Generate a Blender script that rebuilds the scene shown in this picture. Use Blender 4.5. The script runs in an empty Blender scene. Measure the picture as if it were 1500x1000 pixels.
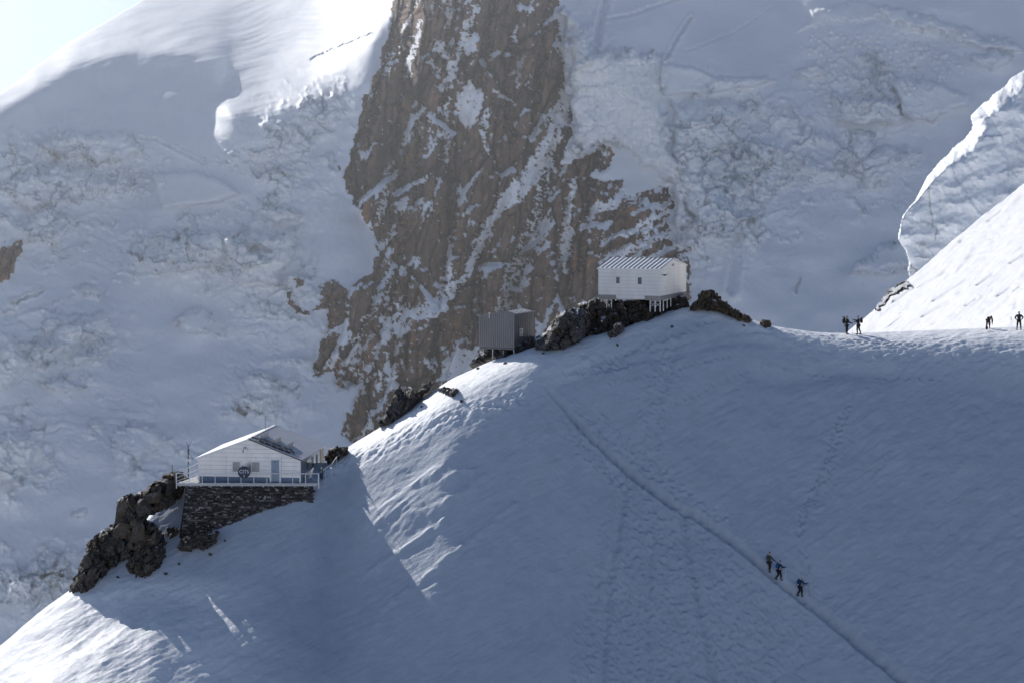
import bpy, bmesh, math, random
import numpy as np
from mathutils import Vector, Matrix, Euler

random.seed(7)
C = bpy.context.scene.collection
R = math.radians
# ------------------------------------------------------------------ camera model (photo pixels 1500x1000)
F = 4253.0
PITCH = R(4.5)
CP, SP = math.cos(PITCH), math.sin(PITCH)

def ray(px, py):
    xc = (px - 750.0) / F
    zc = -(py - 500.0) / F
    return xc, CP + zc * SP, -SP + zc * CP

def at(px, py, D):
    """point on the sight line of a photo pixel, at world distance Y = D"""
    x, y, z = ray(px, py)
    return x / y * D, D + 0 * x, z / y * D

def proj(X, Y, Z):
    d = Y * CP - Z * SP
    return 750 + F * X / d, 500 - F * (Y * SP + Z * CP) / d

# ------------------------------------------------------------------ numpy noise
def _tab(seed):
    r = np.random.RandomState(seed)
    return r.permutation(1024).astype(np.int64), r

def _h(ix, iy, perm):
    return perm[(perm[ix & 1023] + iy) & 1023]

def perlin(x, y, seed=0):
    perm, r = _tab(seed)
    ang = r.rand(1024) * 2 * np.pi
    gx, gy = np.cos(ang), np.sin(ang)
    x = np.asarray(x, float); y = np.asarray(y, float)
    xi = np.floor(x).astype(np.int64); yi = np.floor(y).astype(np.int64)
    fx = x - xi; fy = y - yi
    u = fx * fx * fx * (fx * (fx * 6 - 15) + 10); v = fy * fy * fy * (fy * (fy * 6 - 15) + 10)
    def g(dx, dy):
        h = _h(xi + dx, yi + dy, perm)
        return gx[h] * (fx - dx) + gy[h] * (fy - dy)
    a = g(0, 0); b = g(1, 0); c = g(0, 1); d = g(1, 1)
    return ((a + u * (b - a)) * (1 - v) + (c + u * (d - c)) * v) * 1.5

def fbm(x, y, seed=0, o=4, g=.5):
    s = 0; a = 1; k = 1
    for i in range(o):
        s = s + a * perlin(x * k, y * k, seed + i * 17); a *= g; k *= 2.03
    return s

def voro(x, y, seed=0):
    """F1, F2, three random numbers per cell, offset from the cell's seed point"""
    perm, r = _tab(seed)
    jx, jy, r1, r2, r3 = (r.rand(1024) for _ in range(5))
    xi = np.floor(x).astype(np.int64); yi = np.floor(y).astype(np.int64)
    f1 = np.full(x.shape, 9.); f2 = np.full(x.shape, 9.)
    hid = np.zeros(x.shape, np.int64); ox = np.zeros(x.shape); oy = np.zeros(x.shape)
    for dy in (-1, 0, 1):
        for dx in (-1, 0, 1):
            h = _h(xi + dx, yi + dy, perm)
            ax = x - (xi + dx + jx[h]); ay = y - (yi + dy + jy[h])
            d = np.sqrt(ax * ax + ay * ay)
            n = d < f1
            f2 = np.where(n, f1, np.minimum(f2, d))
            f1 = np.where(n, d, f1); hid = np.where(n, h, hid); ox = np.where(n, ax, ox); oy = np.where(n, ay, oy)
    return f1, f2, r1[hid], r2[hid], r3[hid], ox, oy

def blur(a, s):
    if s < .3: return a
    n = int(max(1, math.ceil(3 * s)))
    k = np.exp(-.5 * (np.arange(-n, n + 1) / s) ** 2); k /= k.sum()
    def one(b):
        p = np.pad(b, ((n, n), (0, 0)), mode='edge')
        if n > 12:                                  # fft
            L = p.shape[0] + 2 * n
            q = np.fft.irfft(np.fft.rfft(p, L, axis=0) * np.fft.rfft(k, L)[:, None], L, axis=0)
            return q[2 * n:2 * n + b.shape[0]]
        o = np.zeros_like(b)
        for i, w in enumerate(k): o += w * p[i:i + b.shape[0]]
        return o
    return one(one(a).T).T

def sstep(a, b, x):
    t = np.clip((x - a) / (b - a), 0, 1); return t * t * (3 - 2 * t)

def inpoly(px, py, P):
    ins = np.zeros(px.shape, bool)
    n = len(P)
    xs = [p[0] for p in P]; ys = [p[1] for p in P]
    bb = (px >= min(xs)) & (px <= max(xs)) & (py >= min(ys)) & (py <= max(ys))
    idx = np.nonzero(bb)
    if len(idx[0]) == 0: return ins
    x = px[idx]; y = py[idx]; r = np.zeros(x.shape, bool)
    for i in range(n):
        x1, y1 = P[i]; x2, y2 = P[(i + 1) % n]
        if y1 == y2: continue
        c = ((y1 > y) != (y2 > y)) & (x < (x2 - x1) * (y - y1) / (y2 - y1) + x1)
        r ^= c
    ins[idx] = r
    return ins

def dline(px, py, P, w=None, closed=False, lim=80):
    """distance to a polyline (999 beyond lim) and the width interpolated along it"""
    out = np.full(px.shape, 999.); ww = np.ones(px.shape)
    Q = P + [P[0]] if closed else P
    xs = [p[0] for p in P]; ys = [p[1] for p in P]
    idx = np.nonzero((px >= min(xs) - lim) & (px <= max(xs) + lim) & (py >= min(ys) - lim) & (py <= max(ys) + lim))
    if len(idx[0]) == 0: return out, ww
    x = px[idx]; y = py[idx]
    o = np.full(x.shape, 999.); wo = np.ones(x.shape)
    for i in range(len(Q) - 1):
        x1, y1 = Q[i][:2]; x2, y2 = Q[i + 1][:2]
        dx, dy = x2 - x1, y2 - y1
        t = np.clip(((x - x1) * dx + (y - y1) * dy) / (dx * dx + dy * dy + 1e-9), 0, 1)
        d = np.hypot(x - x1 - t * dx, y - y1 - t * dy)
        m = d < o
        o = np.where(m, d, o)
        if len(Q[i]) > 2: wo = np.where(m, Q[i][2] + t * (Q[i + 1][2] - Q[i][2]), wo)
    out[idx] = o; ww[idx] = wo
    return out, ww

def sdpoly(px, py, P, lim=60):
    """signed distance in pixels, positive inside"""
    d, _ = dline(px, py, P, closed=True, lim=lim)
    return np.where(inpoly(px, py, P), d, -d)

# ------------------------------------------------------------------ mesh helpers
def tag(o, label=None, cat=None, group=None, kind=None):
    if label: o['label'] = label
    if cat: o['category'] = cat
    if group: o['group'] = group
    if kind: o['kind'] = kind
    return o

def empty(name, loc=(0, 0, 0), rz=0, label=None, cat=None, group=None):
    o = bpy.data.objects.new(name, None); C.objects.link(o)
    o.location = loc; o.rotation_euler = (0, 0, rz); o.empty_display_size = .2
    return tag(o, label, cat, group)

def npmesh(name, V, Q, mat, attrs=None, smooth=True, parent=None):
    me = bpy.data.meshes.new(name)
    n, m = len(V), len(Q); k = Q.shape[1]
    me.vertices.add(n); me.vertices.foreach_set('co', np.ascontiguousarray(V, np.float32).ravel())
    me.loops.add(m * k); me.loops.foreach_set('vertex_index', np.ascontiguousarray(Q, np.int32).ravel())
    me.polygons.add(m)
    me.polygons.foreach_set('loop_start', np.arange(0, m * k, k, dtype=np.int32))
    me.polygons.foreach_set('loop_total', np.full(m, k, np.int32))
    me.polygons.foreach_set('use_smooth', np.full(m, smooth))
    for kx, a in (attrs or {}).items():
        at_ = me.attributes.new(kx, 'FLOAT', 'POINT'); at_.data.foreach_set('value', np.ascontiguousarray(a, np.float32).ravel())
    me.update(calc_edges=True); me.validate()
    me.materials.append(mat)
    o = bpy.data.objects.new(name, me); C.objects.link(o)
    if parent: o.parent = parent
    return o

def gridmesh(name, X, Y, Z, mat, attrs=None, keep=None, flip=False, smooth=True):
    """X,Y,Z are (rows, cols); keep is a face mask (rows-1, cols-1)"""
    r, c = X.shape
    idx = np.arange(r * c).reshape(r, c)
    q = np.stack([idx[:-1, :-1], idx[1:, :-1], idx[1:, 1:], idx[:-1, 1:]], -1)
    if flip: q = q[..., ::-1]
    q = q[keep] if keep is not None else q.reshape(-1, 4)
    V = np.stack([X.ravel(), Y.ravel(), Z.ravel()], -1)
    A = {k: v.ravel() for k, v in (attrs or {}).items()}
    u = np.zeros(len(V), bool); u[q.ravel()] = True
    mp = np.cumsum(u) - 1
    return npmesh(name, V[u], mp[q], mat, {k: v[u] for k, v in A.items()}, smooth)

class MB:
    def __init__(s): s.bm = bmesh.new()
    def box(s, c, d, rot=None, bev=0):
        m = Matrix.LocRotScale(Vector(c), rot if rot is not None else None, Vector(d))
        g = bmesh.ops.create_cube(s.bm, size=1, matrix=m)
        if bev:
            es = {e for v in g['verts'] for e in v.link_edges}
            bmesh.ops.bevel(s.bm, geom=list(es), offset=bev, segments=1, affect='EDGES')
        return s
    def b(s, x0, x1, y0, y1, z0, z1, bev=0):
        return s.box(((x0 + x1) / 2, (y0 + y1) / 2, (z0 + z1) / 2), (x1 - x0, y1 - y0, z1 - z0), None, bev)
    def tube(s, p, q, r, r2=None, n=6):
        p = Vector(p); q = Vector(q); d = q - p
        m = Matrix.Translation((p + q) / 2) @ d.to_track_quat('Z', 'Y').to_matrix().to_4x4()
        bmesh.ops.create_cone(s.bm, cap_ends=True, segments=n, radius1=r, radius2=r if r2 is None else r2, depth=d.length, matrix=m)
        return s
    def poly(s, pts, d):
        """extrude a planar polygon by vector d"""
        a = [s.bm.verts.new(p) for p in pts]; b = [s.bm.verts.new(Vector(p) + Vector(d)) for p in pts]
        s.bm.faces.new(a); s.bm.faces.new(b[::-1])
        for i in range(len(a)):
            j = (i + 1) % len(a); s.bm.faces.new((a[j], a[i], b[i], b[j]))
        return s
    def build(s, name, mat, parent=None, smooth=False):
        bmesh.ops.recalc_face_normals(s.bm, faces=s.bm.faces[:])
        me = bpy.data.meshes.new(name); s.bm.to_mesh(me); s.bm.free(); me.materials.append(mat)
        if smooth:
            for p in me.polygons: p.use_smooth = True
        o = bpy.data.objects.new(name, me); C.objects.link(o)
        if parent: o.parent = parent
        return o

# ------------------------------------------------------------------ materials
def M(name):
    m = bpy.data.materials.new(name); m.use_nodes = True
    nt = m.node_tree; b = nt.nodes['Principled BSDF']
    return m, nt, b
def N(nt, t, **k):
    n = nt.nodes.new(t)
    for a, v in k.items():
        if a in n.inputs: n.inputs[a].default_value = v
        else: setattr(n, a, v)
    return n
def L(nt, a, b): nt.links.new(a, b)
def mixc(nt, fac, a, b, mode='MIX'):
    n = nt.nodes.new('ShaderNodeMix'); n.data_type = 'RGBA'; n.blend_type = mode
    for s, v in ((n.inputs[0], fac), (n.inputs[6], a), (n.inputs[7], b)):
        if hasattr(v, 'is_linked') or hasattr(v, 'links'): L(nt, v, s)
        else: s.default_value = v if not isinstance(v, tuple) else (*v, 1)
    return n.outputs[2]
def ramp(nt, fac, stops):
    n = nt.nodes.new('ShaderNodeValToRGB'); e = n.color_ramp.elements
    while len(e) < len(stops): e.new(.5)
    for i, (p, c) in enumerate(stops): e[i].position = p; e[i].color = (*c, 1) if isinstance(c, tuple) else (c, c, c, 1)
    L(nt, fac, n.inputs[0]); return n.outputs[0]
def noise(nt, scale, detail=5, rough=.55, vec=None, dist=0):
    n = N(nt, 'ShaderNodeTexNoise'); n.inputs['Scale'].default_value = scale; n.inputs['Detail'].default_value = detail
    n.inputs['Roughness'].default_value = rough; n.inputs['Distortion'].default_value = dist
    if vec is None:
        tc = N(nt, 'ShaderNodeTexCoord'); vec = tc.outputs['Object']
    L(nt, vec, n.inputs['Vector']); return n.outputs['Fac']
def mapping(nt, scale=(1, 1, 1), rot=(0, 0, 0), out='Object'):
    tc = N(nt, 'ShaderNodeTexCoord'); mp = N(nt, 'ShaderNodeMapping'); mp.inputs['Scale'].default_value = scale
    mp.inputs['Rotation'].default_value = rot
    L(nt, tc.outputs[out], mp.inputs['Vector']); return mp.outputs[0]
def bump(nt, h, b, strength=.5, dist=.05):
    n = N(nt, 'ShaderNodeBump'); n.inputs['Strength'].default_value = strength; n.inputs['Distance'].default_value = dist
    L(nt, h, n.inputs['Height']); L(nt, n.outputs[0], b.inputs['Normal'])
def attr(nt, name):
    n = N(nt, 'ShaderNodeAttribute'); n.attribute_name = name; return n.outputs['Fac']

def snow_mat(name, col, scale, bdist, bstr=.6):
    m, nt, b = M(name)
    n1 = noise(nt, scale * .12, 4); n2 = noise(nt, scale, 6, .6)
    L(nt, mixc(nt, ramp(nt, n1, [(.35, 0.), (.65, 1.)]), tuple(c * .93 for c in col), col), b.inputs['Base Color'])
    b.inputs['Roughness'].default_value = .65; b.inputs['Specular IOR Level'].default_value = .12
    bump(nt, n2, b, bstr, bdist)
    return m

def plain(name, col, rough=.6, metal=0, var=.12, scale=3., spec=.3, bstr=0, bdist=.01):
    m, nt, b = M(name)
    n = noise(nt, scale, 5)
    L(nt, mixc(nt, ramp(nt, n, [(.3, 0.), (.7, 1.)]), tuple(c * (1 - var) for c in col), tuple(min(1, c * (1 + var)) for c in col)), b.inputs['Base Color'])
    b.inputs['Roughness'].default_value = rough; b.inputs['Metallic'].default_value = metal; b.inputs['Specular IOR Level'].default_value = spec
    if bstr: bump(nt, n, b, bstr, bdist)
    return m

def near_snow():
    m, nt, b = M('snow_near')
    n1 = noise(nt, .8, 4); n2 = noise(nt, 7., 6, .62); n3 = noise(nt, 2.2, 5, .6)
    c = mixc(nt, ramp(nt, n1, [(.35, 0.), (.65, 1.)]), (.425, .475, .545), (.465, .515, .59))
    c = mixc(nt, attr(nt, 'sun_tint'), c, (.84, .85, .865))  # sunlight painted in: much paler snow colour inside the lit zones
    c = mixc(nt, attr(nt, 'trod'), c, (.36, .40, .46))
    L(nt, c, b.inputs['Base Color']); b.inputs['Roughness'].default_value = .6; b.inputs['Specular IOR Level'].default_value = .15
    ad = N(nt, 'ShaderNodeMath', operation='MULTIPLY_ADD'); ad.inputs[1].default_value = 1.2; L(nt, n3, ad.inputs[0]); L(nt, n2, ad.inputs[2])
    bump(nt, ad.outputs[0], b, .55, .07)
    return m
SNOW_FG = near_snow()
SNOW_FLANK = snow_mat('snow_flank', (.70, .71, .73), 4., .12, .8)
SNOW_FAR = snow_mat('snow_valley', (.86, .88, .9), .2, .2)

def glacier_mat():
    m, nt, b = M('glacier_snow_and_ice')
    ice = attr(nt, 'ice')
    n1 = noise(nt, .05, 5, .6); n2 = noise(nt, .9, 6, .65)
    v = mapping(nt, (1.2, .4, .16)); n3 = noise(nt, 1., 6, .65, v)
    snowc = mixc(nt, ramp(nt, n1, [(.35, 0.), (.65, 1.)]), (.78, .82, .88), (.86, .89, .93))
    icec = mixc(nt, ramp(nt, n3, [(.35, 0.), (.68, 1.)]), (.90, .93, .95), (.98, .97, .955))
    cc = mixc(nt, ice, snowc, icec)
    cc = mixc(nt, attr(nt, 'crack'), cc, (.38, .48, .56))
    L(nt, cc, b.inputs['Base Color'])
    b.inputs['Roughness'].default_value = .6; b.inputs['Specular IOR Level'].default_value = .12
    ml = N(nt, 'ShaderNodeMath', operation='MULTIPLY_ADD'); ml.inputs[1].default_value = .9; ml.inputs[2].default_value = .15; L(nt, ice, ml.inputs[0])
    m2 = N(nt, 'ShaderNodeMath', operation='MULTIPLY'); L(nt, n2, m2.inputs[0]); L(nt, ml.outputs[0], m2.inputs[1])
    bump(nt, m2.outputs[0], b, .7, .5)
    return m
GLACIER = glacier_mat()

def rock_far_mat():
    m, nt, b = M('granite_face')
    sn = attr(nt, 'snow'); dk = attr(nt, 'dark'); og = attr(nt, 'warm')
    v = mapping(nt, (.5, .5, .16), (0, R(8), 0)); n1 = noise(nt, 1., 7, .62, v)
    n2 = noise(nt, 2.2, 6, .65)
    n0 = noise(nt, .07, 4, .6)
    c = ramp(nt, n1, [(.28, (.085, .055, .042)), (.45, (.24, .148, .105)), (.58, (.365, .23, .165)), (.74, (.48, .32, .24))])
    c = mixc(nt, ramp(nt, n0, [(.4, 0.), (.62, .45)]), c, (.22, .145, .10), 'MIX')
    c = mixc(nt, attr(nt, 'tone'), mixc(nt, .55, c, (.10, .065, .045)), c)
    c = mixc(nt, og, c, (.46, .23, .12))
    c = mixc(nt, ramp(nt, n2, [(.33, .4), (.5, 0.)]), c, (.07, .055, .05))
    c = mixc(nt, dk, c, (.035, .032, .034))
    c = mixc(nt, sn, c, (.93, .94, .96))
    L(nt, c, b.inputs['Base Color'])
    b.inputs['Roughness'].default_value = .8; b.inputs['Specular IOR Level'].default_value = .15
    mx = N(nt, 'ShaderNodeMath', operation='MULTIPLY'); inv = N(nt, 'ShaderNodeMath', operation='SUBTRACT'); inv.inputs[0].default_value = 1.15
    L(nt, sn, inv.inputs[1]); L(nt, n2, mx.inputs[0]); L(nt, inv.outputs[0], mx.inputs[1])
    bump(nt, mx.outputs[0], b, .8, .5)
    return m
GRANITE = rock_far_mat()

def rock_near_mat(name, c1, c2, c3, warm):
    m, nt, b = M(name)
    n1 = noise(nt, .7, 6, .62); n2 = noise(nt, 3.4, 8, .68); n0 = noise(nt, .35, 3)
    c = ramp(nt, n2, [(.3, c1), (.5, c2), (.72, c3)])
    c = mixc(nt, ramp(nt, n1, [(.48, 0.), (.68, .8)]), c, warm)
    sn = attr(nt, 'snow')
    c = mixc(nt, sn, c, (.80, .82, .86))
    L(nt, c, b.inputs['Base Color'])
    b.inputs['Roughness'].default_value = .85; b.inputs['Specular IOR Level'].default_value = .2
    bump(nt, n2, b, .6, .07)
    return m
ROCK_DARK = rock_near_mat('dark_rock', (.02, .019, .019), (.062, .057, .052), (.15, .13, .11), (.095, .065, .043))
ROCK_GREY = rock_near_mat('grey_rock', (.028, .028, .03), (.08, .077, .076), (.16, .15, .14), (.115, .09, .066))
ROCK_BROWN = rock_near_mat('brown_rock', (.03, .025, .022), (.085, .068, .05), (.16, .125, .09), (.15, .1, .055))

# ================================================================== 1. near snow slope
CREST = [(-260, 1130, 258), (-100, 1015, 260), (0, 947, 261), (60, 895, 261.5), (107, 862, 262), (150, 828, 263.5), (200, 775, 266), (235, 738, 268),
         (262, 712, 269), (300, 708, 268.5), (400, 708, 266), (455, 704, 265.5), (478, 684, 268), (492, 668, 270.5), (510, 655, 272),
         (560, 625, 272.6), (610, 590, 273.2), (660, 556, 273.8), (720, 529, 274.4), (785, 508, 275), (850, 492, 276.5), (900, 480, 277.5),
         (960, 463, 278), (1000, 450, 278.5), (1045, 451, 279), (1100, 468, 279.5), (1130, 478, 280), (1200, 488, 280.5),
         (1240, 489, 281), (1300, 487, 281.5), (1400, 483, 282), (1500, 479, 282.5), (1650, 474, 283), (1900, 466, 284)]
cr = np.array([at(*p) for p in CREST])
NC = 1180
gx = np.linspace(-60, 60, NC)
def smooth1(a, s):
    return blur(np.repeat(a[:, None], 3, 1), s)[:, 0]
cy = smooth1(np.interp(gx, cr[:, 0], cr[:, 1]), 7)
cz = smooth1(np.interp(gx, cr[:, 0], cr[:, 2]), 6)
cpx = np.interp(gx, cr[:, 0], [p[0] for p in CREST])
S0 = smooth1(np.interp(cpx, [0, 400, 480, 520, 760, 850, 1000, 1100, 1250, 1500], [.18, .22, .16, .14, .08, .06, .03, .04, .04, .02]), 16)
S1 = smooth1(np.interp(cpx, [0, 110, 200, 250, 400, 520, 640, 760, 850, 1100, 1300, 1500], [.36, .40, .58, .80, .86, .91, .91, .92, .93, .92, .90, .90]), 16)
SLOW = smooth1(np.interp(cpx, [0, 200, 330, 480, 600, 800, 1100, 1500], [.26, .27, .36, .72, .86, .91, .92, .90]), 40)
LL = smooth1(np.interp(cpx, [0, 300, 470, 510, 560, 650, 760, 860, 1000, 1060, 1130, 1200, 1300, 1500], [1.5, .8, 1.5, 3.6, 5.8, 8.0, 9.0, 5.5, 2., 2.6, 3.8, 5., 7., 10.]), 12)
LB = np.interp(cpx, [0, 450, 500, 1100, 1200, 1500], [2.5, 2.5, 3, 4, 7, 10])

ts = np.concatenate([-np.array([95, 75, 58, 45, 35, 27, 21, 16, 12, 9, 7, 5.5, 4.3, 3.4]), np.arange(-2.7, 0, .18), np.arange(0, 52, .1), np.array([52.5, 53.5, 55, 58, 64, 76, 100, 140])])
TT, XX = np.meshgrid(ts, gx, indexing='ij')
YY = cy[None, :] - TT
_tp = np.maximum(TT, 0); _tb = np.maximum(-TT, 0)
_sl = S0 + (S1 - S0) * (1 - np.exp(-(_tp / LL) ** 3.5))
_k = sstep(7., 15., TT) * (S1 > 0); _sl = _sl * (1 - _k) + np.minimum(SLOW, 2)[None, :] * _k
_dt = np.diff(ts)[:, None] * (TT[1:] > 0)
_drop = np.concatenate([np.zeros((1, NC)), np.cumsum(.5 * (_sl[1:] + _sl[:-1]) * _dt, 0)])
ZZ = cz[None, :] - _drop - (TT < 0) * (-S0 * _tb + (.75 + S0) * (_tb - LB * (1 - np.exp(-_tb / LB))))
# broad swells
sw = fbm(XX / 16, YY / 16, 3, 3) * .55 * sstep(2, 12, TT)
ZZ = ZZ + sw
PX, PY = proj(XX, YY, ZZ)
base_Z = ZZ.copy()
front = (TT > -.4) & (TT < 51)

def ground(px, py):
    """world point of the near slope seen at a photo pixel"""
    d = np.where(front, (PX - px) ** 2 + (PY - py) ** 2, 1e9)
    k = np.unravel_index(np.argmin(d), d.shape)
    return k, (XX[k], YY[k], ZZ[k])

QQ = YY * 1.33                                   # slope-plane coordinate
def line_on_slope(P):
    out = []
    for p in P:
        k, (x, y, z) = ground(p[0], p[1]); out.append((x, y * 1.33) + tuple(p[2:]))
    return out
fr = sstep(-2, 1, TT)
dz = np.zeros_like(ZZ)
# wind-carved ripples, drawn along the slope
def ripples(ang, lb, la, seed, px=PX, py=PY, sharp=False):
    c, s = math.cos(R(ang)), math.sin(R(ang))
    a = px * c - py * s; b = px * s + py * c
    w = perlin(px / 90, py / 90, seed + 5) * 10
    n = perlin((b + w) / lb, a / la, seed)
    return 1 - 2 * np.abs(n) if sharp else n
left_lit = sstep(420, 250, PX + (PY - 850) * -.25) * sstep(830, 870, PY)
dz += left_lit * (.05 * ripples(27, 9, 140, 21) + .075 * ripples(29, 24, 260, 22, sharp=True) + .016 * ripples(23, 4.5, 70, 23))
mid = sstep(1250, 700, PX) * (1 - left_lit)
dz += mid * (.018 * ripples(33, 9, 90, 31) + .02 * ripples(38, 20, 130, 32)) + .008 * ripples(30, 4, 30, 33)
dz += (1 - mid) * (.04 * ripples(36, 14, 170, 34) + .022 * ripples(35, 6, 90, 35) + .05 * np.maximum(ripples(32, 22, 200, 36, sharp=True), 0) * np.clip(perlin(PX / 110, PY / 70, 37) + .1, 0, 1) + .05 * fbm(PX / 24, PY / 16, 38, 4)) * sstep(540, 640, PY)
dz += .03 * fbm(XX / 1.6, QQ / 1.6, 41, 4) * fr + .012 * perlin(XX / .35, QQ / .35, 42) + .024 * ripples(25, 5, 26, 43) + .034 * ripples(30, 8, 60, 44) * (perlin(PX / 120, PY / 90, 45) + .6)
# crest roughness where people have walked and wind has scoured
crestband = np.exp(-np.maximum(TT, 0) / (LL * 1.4 + 1.5))
dz += crestband * (.04 * ripples(18, 8, 60, 51) + .022 * fbm(XX / .7, QQ / .7, 52, 3)) * sstep(480, 520, PX)
shelf = sstep(1080, 1180, PX) * np.exp(-((PY - 515) / 32.) ** 2)
dz += shelf * (.07 * fbm(XX / 1.1, QQ / .9, 53, 3) + .05 * (np.abs(perlin(XX / .5, QQ / .5, 54)) - .3))
# lumpy lip below the sunlit crest strip
d, _ = dline(PX, PY, [(480, 690), (560, 655), (640, 615), (700, 597), (760, 585)], lim=40)
dz += np.exp(-(d / 14) ** 2) * .16 * fbm(XX / .8, QQ / .8, 61, 3)
# raised sastrugi that catch the grazing sun
for P, amp, wd in (([(545, 835), (590, 805), (645, 765)], .26, .55), ([(565, 890), (620, 850), (690, 795)], .24, .45), ([(690, 790), (722, 765), (750, 740)], .2, .4),
                   ([(640, 745), (690, 715), (700, 700)], .22, .6), ([(600, 715), (640, 690)], .24, .7), ([(575, 878), (608, 852)], .2, .35), ([(655, 700), (690, 690)], .22, .6)):
    g = line_on_slope(P); d, _ = dline(XX, QQ, g, lim=5)
    n = .65 + .5 * perlin(XX / .8, QQ / .8, 71)
    side = d / wd
    dz += amp * np.exp(-side ** 2) * n
hum = [(528, 770), (545, 740), (575, 715), (610, 720), (622, 755), (590, 785), (545, 800)]
sd = sdpoly(PX + 6 * perlin(PX / 14, PY / 14, 77), PY, hum, 60)
dz += .55 * sstep(-18, 40, sd) * (1 + .25 * ripples(45, 7, 50, 78))
# hollow drifts below the saddle
for P, amp, wd in (([(1100, 545), (1165, 553), (1230, 540), (1300, 548)], .3, 1.2), ([(1430, 590), (1450, 600), (1455, 612)], .12, .5), ([(820, 560), (900, 530), (1000, 515), (1120, 500)], .12, .5),
                   ([(830, 545), (920, 515), (1040, 495), (1130, 487)], .1, .4)):
    d, _ = dline(XX, QQ, line_on_slope(P), lim=6); dz -= amp * np.exp(-(d / wd) ** 2)
# the beaten track
TR = [(796, 562), (815, 582), (835, 606), (860, 633), (885, 657), (915, 685), (950, 712), (985, 737), (1010, 750), (1050, 775), (1080, 797), (1110, 823), (1140, 848), (1165, 868), (1200, 893),
      (1240, 925), (1275, 955), (1310, 983), (1345, 1008), (1400, 1050)]
TRW = line_on_slope(TR)
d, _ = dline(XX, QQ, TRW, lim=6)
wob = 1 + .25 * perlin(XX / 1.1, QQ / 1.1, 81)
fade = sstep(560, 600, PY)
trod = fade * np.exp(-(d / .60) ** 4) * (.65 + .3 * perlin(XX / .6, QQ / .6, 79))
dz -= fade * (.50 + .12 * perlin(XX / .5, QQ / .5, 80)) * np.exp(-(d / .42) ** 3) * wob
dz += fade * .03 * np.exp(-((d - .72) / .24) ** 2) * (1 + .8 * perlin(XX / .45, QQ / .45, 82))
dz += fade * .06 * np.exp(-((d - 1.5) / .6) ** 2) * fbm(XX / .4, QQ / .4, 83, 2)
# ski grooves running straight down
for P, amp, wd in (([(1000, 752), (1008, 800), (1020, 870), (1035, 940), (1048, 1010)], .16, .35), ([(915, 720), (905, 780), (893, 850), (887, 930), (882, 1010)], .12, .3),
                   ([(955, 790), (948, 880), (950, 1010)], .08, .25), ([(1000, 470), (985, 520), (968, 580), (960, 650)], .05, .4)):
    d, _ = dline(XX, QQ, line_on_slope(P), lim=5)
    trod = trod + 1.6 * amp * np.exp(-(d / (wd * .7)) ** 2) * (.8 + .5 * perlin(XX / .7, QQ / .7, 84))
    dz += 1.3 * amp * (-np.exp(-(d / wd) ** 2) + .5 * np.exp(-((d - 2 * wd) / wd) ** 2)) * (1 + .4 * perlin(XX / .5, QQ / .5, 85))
# footprints
rs = np.random.RandomState(11)
prints = []
fan = [(830, 590), (875, 650), (960, 725), (1060, 800), (1120, 860), (1150, 930), (1140, 1015), (830, 1015), (850, 880), (885, 770), (900, 700), (860, 640)]
cand = np.stack([rs.uniform(820, 1160, 12000), rs.uniform(585, 1015, 12000)], -1)
okp = inpoly(cand[:, 0] + rs.normal(0, 10, 12000), cand[:, 1], fan)
prints += [(x, y, rs.uniform(.05, .10)) for x, y in cand[okp][:1500]]
def trail(P, n, spread, dep):
    q = np.array(P, float); seg = np.r_[0, np.cumsum(np.hypot(*np.diff(q, axis=0).T))]
    s = np.linspace(0, seg[-1], n)
    x = np.interp(s, seg, q[:, 0]); y = np.interp(s, seg, q[:, 1])
    for i in range(n): prints.append((x[i] + (spread if i % 2 else -spread) + rs.normal(0, spread * .5), y[i] + rs.normal(0, 1.2), dep))
trail([(1245, 592), (1222, 640), (1205, 690), (1180, 745), (1168, 785)], 70, 4, .16)
trail([(1240, 640), (1218, 700), (1185, 760)], 30, 5, .08)
trail([(1305, 655), (1280, 690)], 12, 3, .07)
trail([(1175, 800), (1180, 830), (1176, 850)], 12, 4, .12)
trail([(1180, 880), (1168, 930), (1175, 1000)], 26, 8, .1)
trail([(985, 480), (975, 540), (958, 600), (955, 660), (960, 700)], 110, 9, .09)
trail([(965, 480), (962, 560), (945, 640)], 90, 14, .06)
trail([(840, 610), (870, 660), (930, 715)], 130, 14, .1)
trail([(860, 600), (930, 665), (1000, 725), (1060, 765)], 160, 12, .09)
trail([(1220, 545), (1120, 530), (1060, 555), (990, 590)], 44, 2, .07)
trail([(1070, 520), (960, 548), (890, 560)], 40, 2, .07)
trail([(1285, 548), (1300, 551), (1345, 553), (1375, 556)], 12, 2, .14)
trail([(1040, 470), (960, 500), (880, 530), (830, 545)], 120, 6, .08)
trail([(1130, 480), (1240, 497), (1330, 505)], 160, 9, .1)
trail([(860, 520), (910, 535), (870, 545)], 60, 12, .1)
dxg = gx[1] - gx[0]
fan_m = sstep(-25, 25, sdpoly(PX + 14 * perlin(PX / 30, PY / 60, 86), PY, fan, 60))
streak = .6 + .6 * perlin(PX / 14, PY / 160, 87)
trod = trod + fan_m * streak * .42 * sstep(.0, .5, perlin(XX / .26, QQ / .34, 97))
dz += fan_m * streak * .95 * (.04 * perlin(XX / .30, QQ / .42, 88) + .035 * perlin(XX / .21, QQ / .26, 89) + .03 * perlin(XX / .8, QQ / 1.4, 90))
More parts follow.
